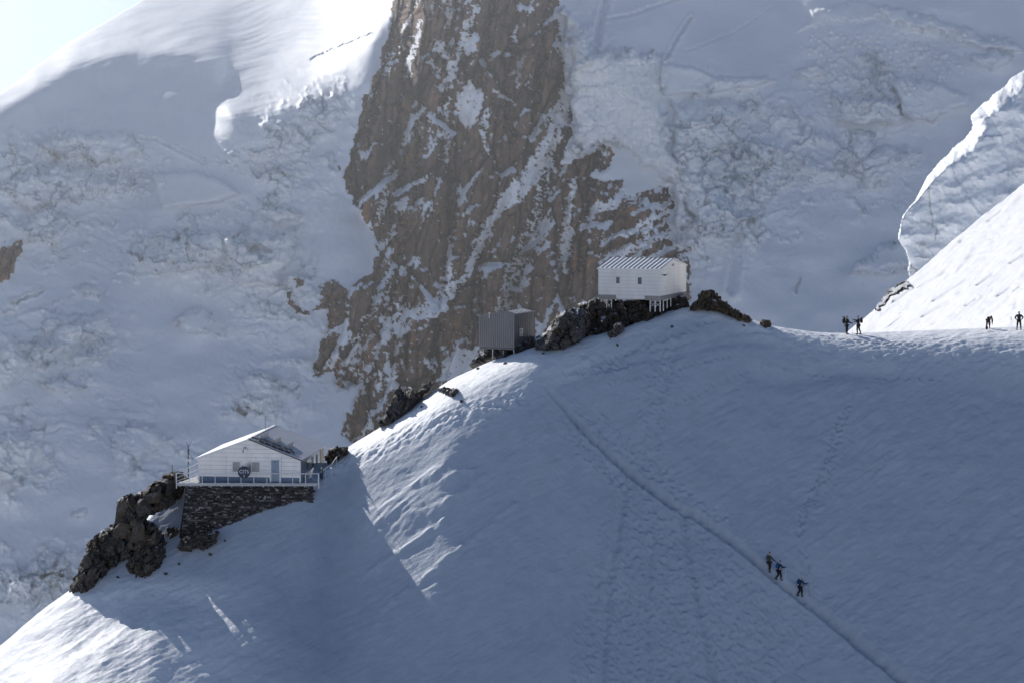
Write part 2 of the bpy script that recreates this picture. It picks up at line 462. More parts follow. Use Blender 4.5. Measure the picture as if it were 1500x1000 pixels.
# invert the projection by nearest vertex, chunked over a coarse lookup
sub = (slice(None, None, 4), slice(None, None, 4))
fx, fy = PX[sub].copy(), PY[sub]; fx[~front[sub]] = 1e6
for x, y, dep in prints:
    j0 = np.searchsorted(cpx, x) // 4
    js = slice(max(0, j0 - 60), j0 + 60)
    dd = (fx[:, js] - x) ** 2 + (fy[:, js] - y) ** 2
    k = np.unravel_index(np.argmin(dd), dd.shape)
    if dd[k] > 60: continue
    i, j = k[0] * 4, (k[1] + js.start) * 4
    j = int(np.clip(j + round((x - PX[i, min(j, NC - 1)]) / 15.5 / dxg), 3, NC - 4)); i = int(np.clip(i + round((y - PY[i, j]) / 11.5 / .1), 5, len(ts) - 14))
    w = rs.uniform(.7, 1.1)
    sl = (slice(i - 4, i + 5), slice(j - 3, j + 4))
    rr = ((XX[sl] - XX[i, j]) / (.14 * w)) ** 2 + ((YY[sl] - YY[i, j]) / (.17 * w)) ** 2
    trod[sl] += 3.0 * dep * np.exp(-rr)
    dz[sl] += .8 * dep * (-np.exp(-rr) + .55 * np.exp(-(((YY[sl] - YY[i, j]) + .3 * w) / .14) ** 2 - ((XX[sl] - XX[i, j]) / (.16 * w)) ** 2))
ZZ = ZZ + dz * fr
sun_tint = np.clip(np.maximum(left_lit * .9, sstep(1.6, .5, TT / LL) * sstep(470, 500, PX)) + .0, 0, 1) * (TT < 60)  # where sunlight is put into the colour: crest strip, shelf, lower-left wedge
sun_tint = np.clip(sun_tint * (1 - .25 * np.abs(fbm(XX / 2, QQ / 2, 99, 3))), 0, 1)
slope = tag(gridmesh('snow_slope', XX, YY, ZZ, SNOW_FG, {'sun_tint': sun_tint, 'trod': np.clip(trod, 0, 1)}), kind='structure')
PX, PY = proj(XX, YY, ZZ)

def gz(x, y):
    """height of the near slope under a world point"""
    j = int(np.clip(np.searchsorted(gx, x), 1, NC - 1)); t = cy[j] - y
    i = int(np.clip(np.searchsorted(ts, t), 1, len(ts) - 1))
    return float(ZZ[i, j])

# ================================================================== 2. sunlit flank rising to the right, behind the saddle
fxs = np.arange(30, 84, .16); fys = np.r_[np.arange(284, 362, .3), np.arange(362, 420, 3)]
FY, FX = np.meshgrid(fys, fxs, indexing='ij')
yedge = 358
FZ = -26.9 + .858 * (FX - 41.5) + .03 * (FY - 360)
FZ += .35 * fbm(FX / 14, FY / 20, 91, 3)
FPX, FPY = proj(FX, FY, FZ)
st = ripples(36, 5, 60, 92, FPX, FPY)
FZ += .06 * fbm(FX / .7, FY / 2.0, 93, 4) + .05 * ripples(36, 4, 26, 96, FPX, FPY) + .10 * ripples(38, 9, 70, 95, FPX, FPY) + .06 * st
FZ -= .30 * sstep(.35, .6, st) * sstep(.1, .5, perlin(FPX / 40, FPY / 40, 94))
for P in ([(1455, 400), (1432, 416)], [(1415, 408), (1368, 440)], [(1385, 398), (1345, 420)], [(1500, 372), (1480, 385)], [(1430, 437), (1415, 447)], [(1480, 420), (1462, 432)], [(1390, 440), (1352, 462)], [(1340, 420), (1310, 440)]):
    d, _ = dline(FPX, FPY, P, lim=20); FZ -= .5 * np.exp(-(d / 1.3) ** 2)
FZ -= np.maximum(FY - yedge, 0) ** 1.25 * .55
flank = tag(gridmesh('snow_flank', FX, FY, FZ, SNOW_FLANK, flip=True), kind='structure')

# ================================================================== 3. the mountain behind: glacier and granite face
STEP = 1.46
bxs = np.arange(-380, 1690, STEP); bys = np.arange(-50, 985, STEP)
BY, BX = np.meshgrid(bys, bxs, indexing='ij')
def wob2(s, a, seed): return a * fbm(BX / s, BY / s, seed, 3), a * fbm(BX / s, BY / s, seed + 50, 3)
w1x, w1y = wob2(26, 7, 101); w2x, w2y = wob2(7, 2.2, 105)
UX, UY = BX + w1x + w2x, BY + w1y + w2y
ROCK = [(588, -80), (572, 38), (556, 90), (541, 130), (529, 165), (520, 200), (512, 225), (507, 260), (509, 285), (522, 300), (530, 325), (550, 345), (552, 375), (541, 398), (520, 415), (500, 425), (485, 440), (478, 470),
        (470, 500), (461, 528), (458, 555), (472, 548), (490, 545), (495, 570), (512, 563), (532, 560), (522, 590), (506, 620), (500, 642), (520, 650), (545, 640), (600, 660), (1010, 560),
        (1012, 380), (1000, 368), (988, 356), (980, 330), (986, 300), (980, 270), (962, 265), (945, 282), (920, 282), (912, 262), (890, 268), (868, 262), (893, 240), (895, 220), (884, 210), (850, 230), (830, 242), (822, 240), (838, 200), (838, 150), (825, 130), (828, 70), (815, 20), (812, -80)]
rsd = sdpoly(UX, UY, ROCK, 120)
rock_in = rsd > 0
rock_soft = blur(rock_in.astype(float), 8)
# slope of the ground in degrees, region by region
SL = np.full(BX.shape, 40.)
def region(P, v, soft=10, k=1.):
    m = blur(inpoly(BX + w1x * .6, BY + w1y * .6, P).astype(float), soft) * k
    return m, v
def put(P, v, soft=10, k=1.):
    global SL
    m, v = region(P, v, soft, k); SL = SL * (1 - m) + v * m
put([(1000, -60), (1620, -60), (1620, 1000), (1000, 1000)], 44, 30)
put([(840, -60), (1200, -60), (1170, 60), (1150, 190), (1080, 120), (980, 95), (860, 80)], 34, 8)
DOME = [(-140, -60), (-140, 215), (0, 172), (45, 140), (110, 100), (190, 78), (265, 85), (330, 100), (322, 130), (318, 168), (380, 172), (432, 152), (470, 120), (520, 78), (560, 45), (590, -60)]
put(DOME, 11, 5)
put([(330, -60), (330, 190), (440, 152), (520, 78), (600, 20), (600, -60)], 16, 18)
put([(-140, 215), (0, 185), (60, 150), (130, 110), (200, 92), (270, 96), (318, 110), (312, 170), (200, 165), (60, 185), (0, 215)], 37, 8)
put([(345, 98), (340, 166), (380, 170), (440, 152), (475, 112), (420, 84)], 14, 8)
put([(60, 165), (200, 132), (300, 130), (300, 142), (200, 146), (70, 178)], 24, 4)
put([(-140, 175), (0, 140), (60, 95), (220, -10), (330, -60), (-140, -60)], 7, 10)
put([(60, 190), (190, 196), (300, 222), (385, 195), (440, 158), (470, 190), (400, 235), (300, 255), (180, 225), (60, 220)], 62, 5)
put([(180, 168), (320, 175), (410, 172), (380, 192), (300, 208), (200, 190)], 37, 6)
SERAC = [(838, 100), (866, 76), (975, 78), (983, 108), (968, 140), (978, 200), (1004, 265), (1012, 330), (995, 352), (985, 265), (950, 245), (900, 210), (882, 207), (842, 232), (838, 160)]
put(SERAC, 76, 4)
put([(968, 95), (1010, 97), (1050, 112), (1140, 116), (1100, 132), (1040, 138), (970, 142)], 66, 3)
SL = SL * (1 - rock_soft) + 66 * rock_soft
SL = np.clip(SL, 5, 80)
DEP = (BY - 166) / F
D0 = 655.
Gq = -(STEP / F / (np.tan(np.radians(SL)) + DEP)); Gq[-1] = 0
rhs = Gq.copy(); rhs[1:] -= Gq[:-1]
nr, ncol = rhs.shape
ext = np.concatenate([rhs, rhs[::-1]], 0); ext = np.concatenate([ext, ext[:, ::-1]], 1)
fh = np.fft.rfft2(ext)
ky = 2 - 2 * np.cos(2 * np.pi * np.fft.fftfreq(2 * nr)); kx = 2 - 2 * np.cos(2 * np.pi * np.fft.rfftfreq(2 * ncol))
den = -(ky[:, None] + .05 * kx[None, :]); den[0, 0] = 1
fh = fh / den; fh[0, 0] = 0
lnD = np.fft.irfft2(fh, ext.shape)[:nr, :ncol]
lnD = lnD - lnD[int(600 / STEP), :].mean()
BD = 690. * np.exp(lnD)

bulk = np.zeros(BX.shape); ice = np.zeros(BX.shape)
def bulge(P, A, w, i=.7, warp=1.):
    """a block of ice standing A metres proud with an edge w pixels wide"""
    global bulk, ice
    d = sdpoly(BX + (w1x + w2x) * warp, BY + (w1y + w2y) * warp, P, 50)
    t = np.clip(d / w, 0, 1)
    bulk = bulk - 1.4 * A * np.sqrt(1 - (1 - t) ** 2); ice = np.maximum(ice, i * sstep(0, w * .5, d))
def crevasse(P, A, w, lip=.4):
    global bulk
    d, ww = dline(BX + w2x * .8, BY + w2y * .8, P, lim=60)
    bulk = bulk + A * np.exp(-(d / w) ** 4) - A * lip * np.exp(-((d - 1.9 * w) / w) ** 2)
# left side of the rock
bulge([(222, 255), (285, 250), (335, 268), (352, 285), (310, 298), (238, 305)], 4, 7, .6, .3)
bulge([(60, 205), (90, 194), (180, 193), (210, 215), (182, 238), (110, 232), (70, 225)], 6, 14, .5)
bulge([(210, 372), (240, 352), (280, 345), (320, 340), (352, 335), (345, 372), (300, 390), (240, 403), (212, 392)], 7, 14, .9)
bulge([(330, 350), (370, 338), (400, 345), (440, 330), (430, 380), (405, 415), (372, 418), (345, 408)], 6, 10, .9)
bulge([(380, 305), (430, 300), (445, 318), (400, 335)], 4, 10, .7)
bulge([(360, 545), (392, 540), (412, 556), (408, 585), (385, 602), (355, 605), (345, 580)], 5, 16, .8)
bulge([(255, 470), (290, 450), (320, 470), (310, 490), (270, 485)], 4, 12, .7)
bulge([(118, 420), (132, 415), (145, 425), (140, 435), (122, 434)], 4, 8, .8)
bulge([(35, 520), (95, 480), (150, 455), (170, 475), (110, 505), (60, 540)], 4, 12, .7)
bulge([(-60, 530), (20, 500), (50, 530), (10, 570), (-60, 590)], 5, 14, .8)
bulge([(100, 525), (150, 500), (160, 515), (110, 545)], 3, 8, .5)
bulge([(60, 555), (85, 550), (128, 570), (90, 572)], 4, 6, .5)
bulge([(-60, 660), (25, 630), (60, 645), (35, 700), (-60, 730)], 5, 14, .7)
bulge([(10, 850), (50, 820), (90, 815), (100, 840), (60, 870), (10, 890)], 5, 12, .9)
bulge([(105, 748), (120, 743), (128, 752), (116, 760)], 2.5, 7, .6)
bulge([(165, 700), (230, 660), (250, 640), (200, 610), (160, 640)], 4, 20, .5)
bulge([(30, 330), (70, 300), (110, 320), (90, 360), (40, 350)], 4, 12, .6)
bulge([(0, 270), (60, 240), (130, 250), (170, 270), (100, 290), (40, 310)], 4, 14, .6)
crevasse([(195, 200), (230, 205), (270, 225), (300, 240)], 1.2, 2)
crevasse([(190, 193), (215, 235)], 1, 1.6)
crevasse([(455, 87), (500, 68), (545, 50)], 1.5, 1.4, 0)
crevasse([(75, 222), (85, 232), (78, 238)], 3, 3)
crevasse([(368, 365), (382, 362), (396, 369)], 5, 3, 0)
crevasse([(20, 445), (40, 435), (62, 428)], 2, 2)
crevasse([(60, 845), (75, 838), (90, 842)], 4, 2.2)
crevasse([(350, 598), (357, 603), (362, 598)], 5, 4, 0)
# right side
bulge(SERAC, 5, 16, .95, 1.6)
bulge([(840, 20), (868, 60), (866, 90), (842, 110), (832, 70), (822, 10)], 5, 12, .9)
bulge([(968, 95), (1010, 97), (1050, 112), (1140, 116), (1105, 128), (1040, 136), (970, 142)], 4, 5, .6, .3)
bulge([(1165, 48), (1190, 14), (1250, 2), (1300, 6), (1300, 28), (1230, 30), (1185, 42)], 1.0, 12, .7)
bulge([(1290, 5), (1360, 25), (1430, 50), (1490, 60), (1500, 74), (1430, 68), (1360, 45), (1300, 32)], 3.2, 10, .8)
bulge([(1228, 145), (1262, 140), (1315, 150), (1325, 175), (1300, 182), (1262, 182), (1230, 180)], 7, 10, .8)
bulge([(1308, 122), (1330, 112), (1380, 122), (1420, 140), (1418, 155), (1340, 178), (1320, 165)], 8, 8, .6, .5)
bulge([(1100, 205), (1130, 215), (1150, 222), (1110, 245), (1095, 230)], 5, 8, .5)
bulge([(1165, 100), (1200, 95), (1210, 112), (1180, 115)], 3, 8, .8)
bulge([(1238, 225), (1265, 200), (1285, 210), (1260, 240)], 4, 8, .6)
bulge([(1250, 240), (1300, 210), (1330, 225), (1310, 260), (1270, 275)], 4, 12, .6)
bulge([(1420, 85), (1460, 70), (1490, 90), (1460, 105), (1440, 95)], 4, 10, .4)
bulge([(1240, 400), (1310, 350), (1345, 345), (1380, 372), (1360, 392), (1290, 400)], 5, 12, .3)
bulge([(985, 150), (1060, 140), (1100, 160), (1070, 200), (1030, 240), (1060, 290), (1110, 320), (1060, 350), (1020, 340), (990, 240)], 5, 22, .8)
crevasse([(893, -40), (886, 10), (879, 35), (873, 78)], 3, 4.5, .3)
crevasse([(1012, 26), (992, 55), (975, 85)], 1.6, 2.6, .5)
crevasse([(880, 30), (930, 20), (1000, -5)], 1., 2.5)
crevasse([(1005, 75), (1080, 45), (1130, 10)], .35, 2)
crevasse([(1084, 345), (1080, 375), (1072, 425)], 2.2, 6, .5)
crevasse([(1172, 408), (1165, 428)], 1.2, 1.4)
# broken ice: zones (centre, radii, strength)
chaos = np.zeros(BX.shape)
for cx_, cy_, rx, ry, k in ((90, 260, 120, 60, .8), (60, 330, 90, 60, .6), (300, 370, 130, 45, .8), (420, 240, 60, 90, .6), (80, 500, 110, 60, .6), (390, 570, 70, 60, .5), (30, 650, 80, 70, .5), (60, 850, 90, 50, .9), (250, 690, 90, 60, .3), (400, 440, 80, 60, .5), (180, 620, 80, 50, .3),
                            (1060, 250, 90, 110, .95), (1120, 200, 80, 70, .6), (1270, 130, 110, 60, .5), (1040, 330, 60, 60, .8), (1250, 240, 90, 60, .6), (920, 160, 70, 90, .2), (860, 130, 30, 110, .8), (1330, 60, 120, 50, .3), (1200, 250, 60, 60, .3), (470, 160, 45, 40, .7), (1150, 300, 60, 50, .3)):
    chaos = np.maximum(chaos, k * np.exp(-(((UX + w1x * 3 - cx_) / rx) ** 2 + ((UY + w1y * 3 - cy_) / ry) ** 2) ** 1.2))
chaos0 = chaos * sstep(10, -6, rsd)
chaos = .35 * chaos + .65 * sstep(.30, .62, chaos + .42 * fbm(BX / 60, BY / 36, 126, 3)) * sstep(0, .25, chaos) * .95
chaos *= sstep(10, -6, rsd)
ax_ = BX * .9 + BY * .35; ay_ = BY * .9 - BX * .35
f1, f2, r1, r2, r3, ox, oy = voro((ax_ + w1x * 1.6) / 34, (ay_ + w1y * 1.6) / 22, 121)
blk = -(r1 * 2.6) + ox * (r2 - .5) * 5 + oy * (r3 * 4)
g1, g2, q1, q2, q3, px_, py_ = voro((ax_ + w2x * 2) / 12, (ay_ + w2y * 2) / 8, 122)
blk2 = -(q1 * 1.1) + px_ * (q2 - .5) * 2.2 + py_ * (q3 * 1.6)
chaos *= 1 - blur(inpoly(BX, BY, SERAC).astype(float), 6)
k1, k2, t1, t2, t3, kx_, ky_ = voro((ax_ + w1x * 2) / 75, (ay_ + w1y * 2) / 42, 125)
big_b = -(t1 * 4.5) + kx_ * (t2 - .5) * 7 + ky_ * (t3 * 5)
def tri_(a): return 2 * np.abs(a - np.floor(a) - .5) - .5
tw = fbm(BX / 50, BY / 34, 127, 3)
v1 = (BY + .30 * (BX - 750) * np.where(BX > 750, 1., -.5)) / 27 + .9 * tw + 1.2 * t1
pf = v1 - np.floor(v1)
terr = -(sstep(0., .22, pf) - pf)
pris = 1.5 * tri_((BX + .25 * BY) / 23 + .8 * tw + r1) + 1.0 * tri_((BX - .5 * BY) / 13 + r2 + .6 * tw) + .5 * tri_((BX * .3 + BY) / 8 + q1)
bulk += chaos0 * 2.4 * terr + chaos * (.75 * big_b + .55 * blk + .15 * blk2 + .7 * pris)
ice = np.maximum(ice, chaos0 * .75 * sstep(.2, .4, pf))
crack = chaos * np.clip(.9 * np.exp(-((f2 - f1) / .07) ** 2) * (r1 > .35) + .6 * np.exp(-((g2 - g1) / .10) ** 2) * (q1 > .5) + .9 * np.exp(-((k2 - k1) / .035) ** 2), 0, 1)
ice = np.clip(np.maximum(ice, chaos * .8 * sstep(-.3, .3, fbm(BX / 30, BY / 20, 124, 3) + .2)), 0, 1)
# rubble fields of small blocks
facet = chaos * (.45 * (r2 - .5) + .4 * (q2 - .5) + .4 * (t2 - .5))
rub = np.zeros(BX.shape)
for cx_, cy_, rx, ry in ((375, 240, 80, 22), (205, 265, 35, 22), (335, 310, 40, 18), (1300, 95, 100, 40), (1240, 140, 50, 25), (1140, 255, 70, 25), (1215, 70, 40, 20)):
    rub = np.maximum(rub, np.exp(-(((UX - cx_) / rx) ** 2 + ((UY - cy_) / ry) ** 2) ** 2))
h1, h2, s1_, s2_, s3_, _, _ = voro(BX / 7.5, BY / 6., 131)
bulk -= rub * 2.0 * (s1_ > .45) * np.sqrt(np.clip(1 - (h1 / .42) ** 2, 0, 1)) * (.4 + s2_)
# wind fluting and soft swells on plain snow
plain_s = (1 - chaos) * sstep(5, -5, rsd)
bulk += plain_s * (1.5 * fbm(BX / 95, BY / 60, 141, 2) + .10 * perlin((BX + BY * .5) / 12, BY / 40, 142) + .05 * fbm(BX / 8, BY / 6, 143, 2))
lit = blur(inpoly(BX, BY, DOME).astype(float), 6)
bulk += lit * (.55 * ripples(12, 5, 50, 144, BX, BY) + .9 * ripples(15, 14, 120, 145, BX, BY))
# avalanche runnels beside the rock
run = np.exp(-((UX - 440 - (UY - 400) * -.12) / 45) ** 2) * sstep(250, 420, BY)
bulk += run * .5 * perlin((BX + BY * .22) / 9, BY / 120, 146)
bulk += blur(inpoly(BX, BY, SERAC).astype(float), 4) * (.7 * perlin((BX + w2x) / 5, BY / 45, 147) + .9 * perlin((BX + w1x) / 14, BY / 50, 149) + .4 * fbm(BX / 6, BY / 9, 148, 3))

# ---- granite relief
lean = BX + .16 * BY + 5 * fbm(BX / 60, BY / 90, 200, 2)
def slab(sx, sy, off, tx, ty, seed, cr_w=.05, cr_d=0):
    f1, f2, r1, r2, r3, ox, oy = voro((lean + w2x * .45) / sx, (BY + w2y * .9 + .35 * lean) / sy, seed)
    return off * (r1 - .5) * 2 + tx * (r2 - .5) * 2 * ox + ty * (r3 - .35) * oy + cr_d * np.exp(-((f2 - f1) / cr_w) ** 2), r1, (f2 - f1), sstep(.10, .30, -oy - .25 * ox) * (r3 < .5)
A1, c1, e1, l1 = slab(42, 165, 3.4, 9.0, 5.0, 201, .05, 2.2)
A2, c2, e2, l2 = slab(17, 58, 1.2, 3.4, 2.4, 202, .07, 1.0)
A3, c3, e3, l3 = slab(7.5, 20, .32, .9, .9, 203, .1, .3)
A4 = .2 * fbm(lean / 5, BY / 12, 204, 3)
# lower right: slabs dipping to the left
dg = sstep(860, 920, BX) * sstep(235, 290, BY)
la = BX * .84 - BY * .54; lb_ = BX * .54 + BY * .84
f1, f2, r1, r2, r3, ox, oy = voro((la + w2x) / 40, (lb_ + w1y) / 15, 211)
B1 = 2.2 * (r1 - .5) + 1.5 * ox * (r2 - .5) + 4.2 * oy * r3 + .6 * np.exp(-((f2 - f1) / .08) ** 2)
rel = (A1 + A2) * (1 - dg) + (B1 + .6 * A2) * dg + A3 + A4
def gully(P, A, w):
    d, _ = dline(UX, UY, P, lim=70); return A * np.exp(-(d / w) ** 2)
rel += gully([(836, 110), (815, 180), (790, 300), (765, 370), (738, 450), (725, 520)], 6, 16)
rel += gully([(668, 60), (662, 170), (600, 300), (662, 420), (660, 560)][:2] + [(656, 260), (662, 330), (664, 420), (658, 500), (650, 560)], 3, 7)
rel += gully([(612, 20), (590, 120), (575, 250), (560, 350)], 2.5, 8)
rel += gully([(828, 290), (822, 350), (818, 450)], 3, 8)
rel += gully([(708, 330), (700, 400), (690, 470), (640, 520)], 2, 8)
rock_n = sstep(0, 6, rsd)
# snow on the rock: ledges that face the sky, filled gullies, plastered streaks
sm = blur(rel, 1.6)
dRy = np.gradient(sm, STEP, axis=0); dRx = np.gradient(sm, STEP, axis=1)      # metres of depth per pixel
led = -dRy                                                                       # surface running back upward = a ledge
big = fbm(BX / 55, BY / 55, 221, 3); fine = fbm(BX / 9, BY / 7, 222, 4)
fl = fbm((lean - .5 * BY) / 4, (BY + .4 * BX) / 11, 224, 3); fl2 = fbm(BX / 4.5, BY / 3.5, 225, 3)
sc = led * 2.6 + .40 * big + .26 * fine + .30 * fl + .10 * fl2 + .12 * (e2 < .09) + .42 * l2 * (.6 + big) + .24 * l3 * (.5 + big) - .66
sc += .36 * sstep(300, 520, BY) * sstep(760, 500, BX) + .26 * sstep(820, 940, BX) + .10
GUL = [([(838, 105, 10), (818, 175, 13), (800, 222, 15), (775, 262, 15), (745, 290, 12), (722, 320, 9), (706, 352, 7), (690, 388, 6), (664, 425, 5)], .95),
       ([(842, 262, 5), (834, 310, 8), (830, 355, 9), (826, 400, 3)], .9), ([(770, 345, 6), (752, 400, 12), (738, 440, 13), (732, 470, 8)], .62), ([(800, 255, 8), (790, 300, 9), (776, 345, 8)], .55),
       ([(618, 28, 4), (608, 70, 6), (596, 112, 3)], .9), ([(700, 5, 5), (684, 45, 5), (672, 75, 6), (660, 108, 6), (644, 132, 4)], .85), ([(652, 0, 4), (658, 36, 4)], .8), ([(640, -10, 3), (632, 32, 3)], .8),
       ([(660, 345, 3), (663, 390, 4), (658, 435, 6)], .85), ([(655, 140, 2.5), (653, 240, 2.5)], .7), ([(572, 235, 4), (566, 290, 7), (552, 330, 5)], .6), ([(575, 75, 6), (562, 105, 8)], .6), ([(640, 70, 9), (655, 85, 8)], .8), ([(634, 92, 4), (640, 106, 3)], .9),
       ([(828, 100, 3), (818, 60, 3), (828, 20, 4)], .6), ([(760, 40, 3), (752, 60, 3)], .7), ([(710, 180, 4), (714, 225, 4)], .75), ([(725, 135, 6), (735, 145, 4), (756, 156, 3)], .8),
       ([(990, 240, 16), (930, 275, 12), (880, 305, 8), (850, 335, 6)], .95), ([(1000, 300, 4), (940, 330, 5), (890, 352, 4)], .9), ([(1000, 335, 6), (930, 362, 7), (880, 385, 4)], .9), ([(1005, 358, 5), (960, 372, 5), (920, 385, 4)], .85), ([(985, 318, 3), (950, 345, 4)], .7), ([(960, 270, 3), (920, 300, 3)], .7),
       ([(598, 470, 4), (640, 440, 8), (655, 420, 5)], .8), ([(530, 560, 5), (575, 470, 5), (590, 430, 3)], .6), ([(520, 500, 4), (560, 420, 5), (575, 380, 4)], .6), ([(565, 520, 5), (572, 548, 7), (575, 565, 4)], .9), ([(555, 548, 4), (560, 568, 5)], .9), ([(625, 530, 6), (632, 540, 5)], .8)]
gs = np.zeros(BX.shape)
for P, k in GUL:
    d, w = dline(UX + 2.5 * fine, UY, P, lim=40); gs = np.maximum(gs, k * sstep(1.25, .55, d / w))
for P in ([(667, 138), (690, 122), (706, 132), (704, 165), (695, 186), (680, 188), (667, 170)], [(632, 560), (668, 506), (702, 512), (692, 560)], [(630, 452), (655, 435), (658, 455), (640, 465), (618, 468)]):
    gs = np.maximum(gs, sstep(-2, 2, sdpoly(UX + fine, UY + fine, P, 30)))
snow = sstep(-.08, .10, np.maximum(sc, gs * 1.2 - .70 + .50 * fine + .50 * fl2 + .25 * fl))
snow = np.where(rsd < 0, 1, snow) 
dark = np.clip(sstep(0, 14, sdpoly(UX, UY, [(800, 165), (838, 130), (842, 190), (825, 250), (800, 330), (770, 350), (740, 460), (722, 460), (758, 360), (775, 290), (788, 230)], 40)) * .85 + .55 * sstep(.2, .7, fbm(lean / 16, BY / 60, 231, 3)) + 1.0 * np.exp(-(e1 / .05) ** 2) + .8 * np.exp(-(e2 / .08) ** 2) + .35 * np.exp(-(e3 / .10) ** 2), 0, 1)
for P in ([(604, 0), (596, 60), (588, 130), (578, 200), (572, 260), (566, 330)], [(667, 0), (655, 90), (645, 180), (655, 250), (657, 330)], [(722, 0), (712, 90), (705, 130)], [(800, 20), (790, 110), (784, 150)], [(662, 250), (661, 310), (655, 370), (652, 440)],
          [(592, 230), (588, 300), (582, 400), (570, 480)], [(700, 330), (705, 420), (700, 480)], [(836, 330), (828, 440)], [(765, 380), (735, 470)], [(620, 120), (612, 220), (610, 300)], [(745, 40), (740, 130), (748, 210)], [(552, 130), (540, 220), (528, 290)], [(640, 470), (630, 560)], [(600, 470), (585, 560), (560, 620)], [(860, 300), (850, 400)], [(690, 30), (684, 100)]):
    d, _ = dline(UX + 3 * fl2, UY, P, lim=30); dark = np.maximum(dark, np.exp(-(d / 3.8) ** 4) * sstep(-.6, .0, fbm(BX / 20, BY / 30, 233, 2) + .2)); rel = rel + 3.2 * np.exp(-(d / 3.5) ** 2); sc = sc - .5 * np.exp(-(d / 5.) ** 2)
warm = np.clip(sstep(.35, .9, fbm(lean / 26, BY / 45, 232, 3) + .25 * (c2 - .5)) * .8, 0, 1)
tone = np.clip(.5 * c1 + .35 * c2 + .25 * c3 - .05, 0, 1)
relief = rel * (1 - .55 * snow) + blur(rel, 3) * (.55 * snow)
# isolated rocks in the snow
isl = np.zeros(BX.shape)
for P in ([(-20, 368), (12, 360), (35, 352), (36, 368), (22, 385), (10, 405), (-20, 425)], [(432, 412), (444, 408), (446, 422), (436, 424)], [(418, 432), (430, 424), (428, 445), (436, 452), (452, 456), (455, 468), (440, 462), (424, 455)],
          [(490, 240), (498, 237), (500, 246), (494, 252)], [(470, 420), (490, 412), (510, 420), (500, 440), (478, 450), (465, 460)], [(1005, 358), (1012, 356), (1011, 370), (1006, 372)]):
    isl = np.maximum(isl, sstep(-1.5, 2, sdpoly(UX + 2 * fine, UY + 2 * fine, P, 30) + 2.5 * fine))
isl = np.where(rock_in, 0, isl)
snow = np.minimum(snow, np.where(rock_in, 1, 1 - isl))
tot = bulk * (1 - rock_n) + relief * rock_n + isl * (A3 + A2 * .6 - .8)
tot -= 7 * rock_n * sstep(0, 26, rsd)            # the face stands proud of the snow beside it
BDD = BD + tot
# mountain skyline on the left
sil = np.interp(bxs, [-400, -140, 0, 50, 100, 150, 220, 300, 420], [470, 235, 138, 99, 63, 35, -6, -45, -90]) + 1.2 * perlin(bxs / 40, bxs * 0, 151)
below = BY >= sil[None, :]
GX, GY, GZ = at(BX, BY, BDD)
# fold the hidden margin behind the skyline so that the dome is round at its crest
ov = np.clip((sil[None, :] - BY), 0, None)
GY = np.where(below, GY, GY + ov * .9); GZ = np.where(below, GZ, GZ - ov * (.25 + .02 * ov) * .6 - (BY * 0))
# bottom skirt running into the valley
horizon_cut = np.interp(bxs, [p[0] for p in CREST], [p[1] for p in CREST]) + 45
vis = (BY < np.maximum(horizon_cut, 500)[None, :])
keep_all = vis[:-1, :-1]
rock_face_mask = (rock_in[:-1, :-1] & rock_in[1:, 1:] & rock_in[1:, :-1] & rock_in[:-1, 1:])
isl_f = isl[:-1, :-1] > .4
rockobj = tag(gridmesh('rock_face', GX, GY, GZ, GRANITE, {'snow': snow, 'dark': dark, 'warm': warm, 'tone': tone}, keep_all & (rock_face_mask | isl_f)), kind='structure')
glac = tag(gridmesh('glacier', GX, GY, GZ, GLACIER, {'ice': np.clip(ice + facet * .9, 0, 1), 'crack': crack}, keep_all & ~(rock_face_mask | isl_f)), kind='structure')
# back and foot of the mountain, out of sight from here, so that it is a solid hill
def ribbon(name, rows, mat):
    X = np.stack([r[0] for r in rows]); Y = np.stack([r[1] for r in rows]); Z = np.stack([r[2] for r in rows])
    return tag(gridmesh(name, X, Y, Z, mat), kind='structure')
sx_ = slice(None, None, 8)
li = np.argmax(~vis, axis=0); li = np.where(vis.all(axis=0), vis.shape[0] - 1, np.maximum(li - 1, 0))
jj = np.arange(len(bxs))
fx_, fy_, fz_ = GX[li, jj][sx_], GY[li, jj][sx_], GZ[li, jj][sx_]
ribbon('mountain_foot', [(fx_, fy_ + .5, fz_), (fx_ * .99, fy_ - 25, np.minimum(fz_ - 30, -70)), (fx_ * .96, fy_ - 70, fz_ * 0 - 118), (fx_ * .93, fy_ - 130, fz_ * 0 - 127)], SNOW_FAR)
tx_, ty_, tz_ = GX[0][sx_], GY[0][sx_], GZ[0][sx_]
ribbon('mountain_back', [(tx_ * 1.5, ty_ + 700, tz_ * 0 - 130), (tx_ * 1.2, ty_ + 260, tz_ - 40), (tx_ * 1.03, ty_ + 40, tz_ + 1.5), (tx_, ty_, tz_)], SNOW_FAR)
vx, vy = np.meshgrid(np.linspace(-6000, 6000, 61), np.r_[np.linspace(290, 900, 40), np.linspace(950, 9000, 30)])
tag(gridmesh('valley_glacier', vx, vy, -125 + 3 * fbm(vx / 120, vy / 120, 161, 3), SNOW_FAR, flip=True), kind='structure')

ux_, uy_ = np.meshgrid(np.linspace(-6000, 6000, 41), np.r_[np.linspace(-7000, 100, 30), np.linspace(130, 262, 8)])
tag(gridmesh('bounce_snow_sheet', ux_, uy_, -150 + 4 * fbm(ux_ / 150, uy_ / 150, 162, 3) + np.maximum(-uy_ - 300, 0) * .20, SNOW_FAR, flip=True), kind='structure')  # unseen sheet, added and tilted to bounce sunlight onto the hut fronts

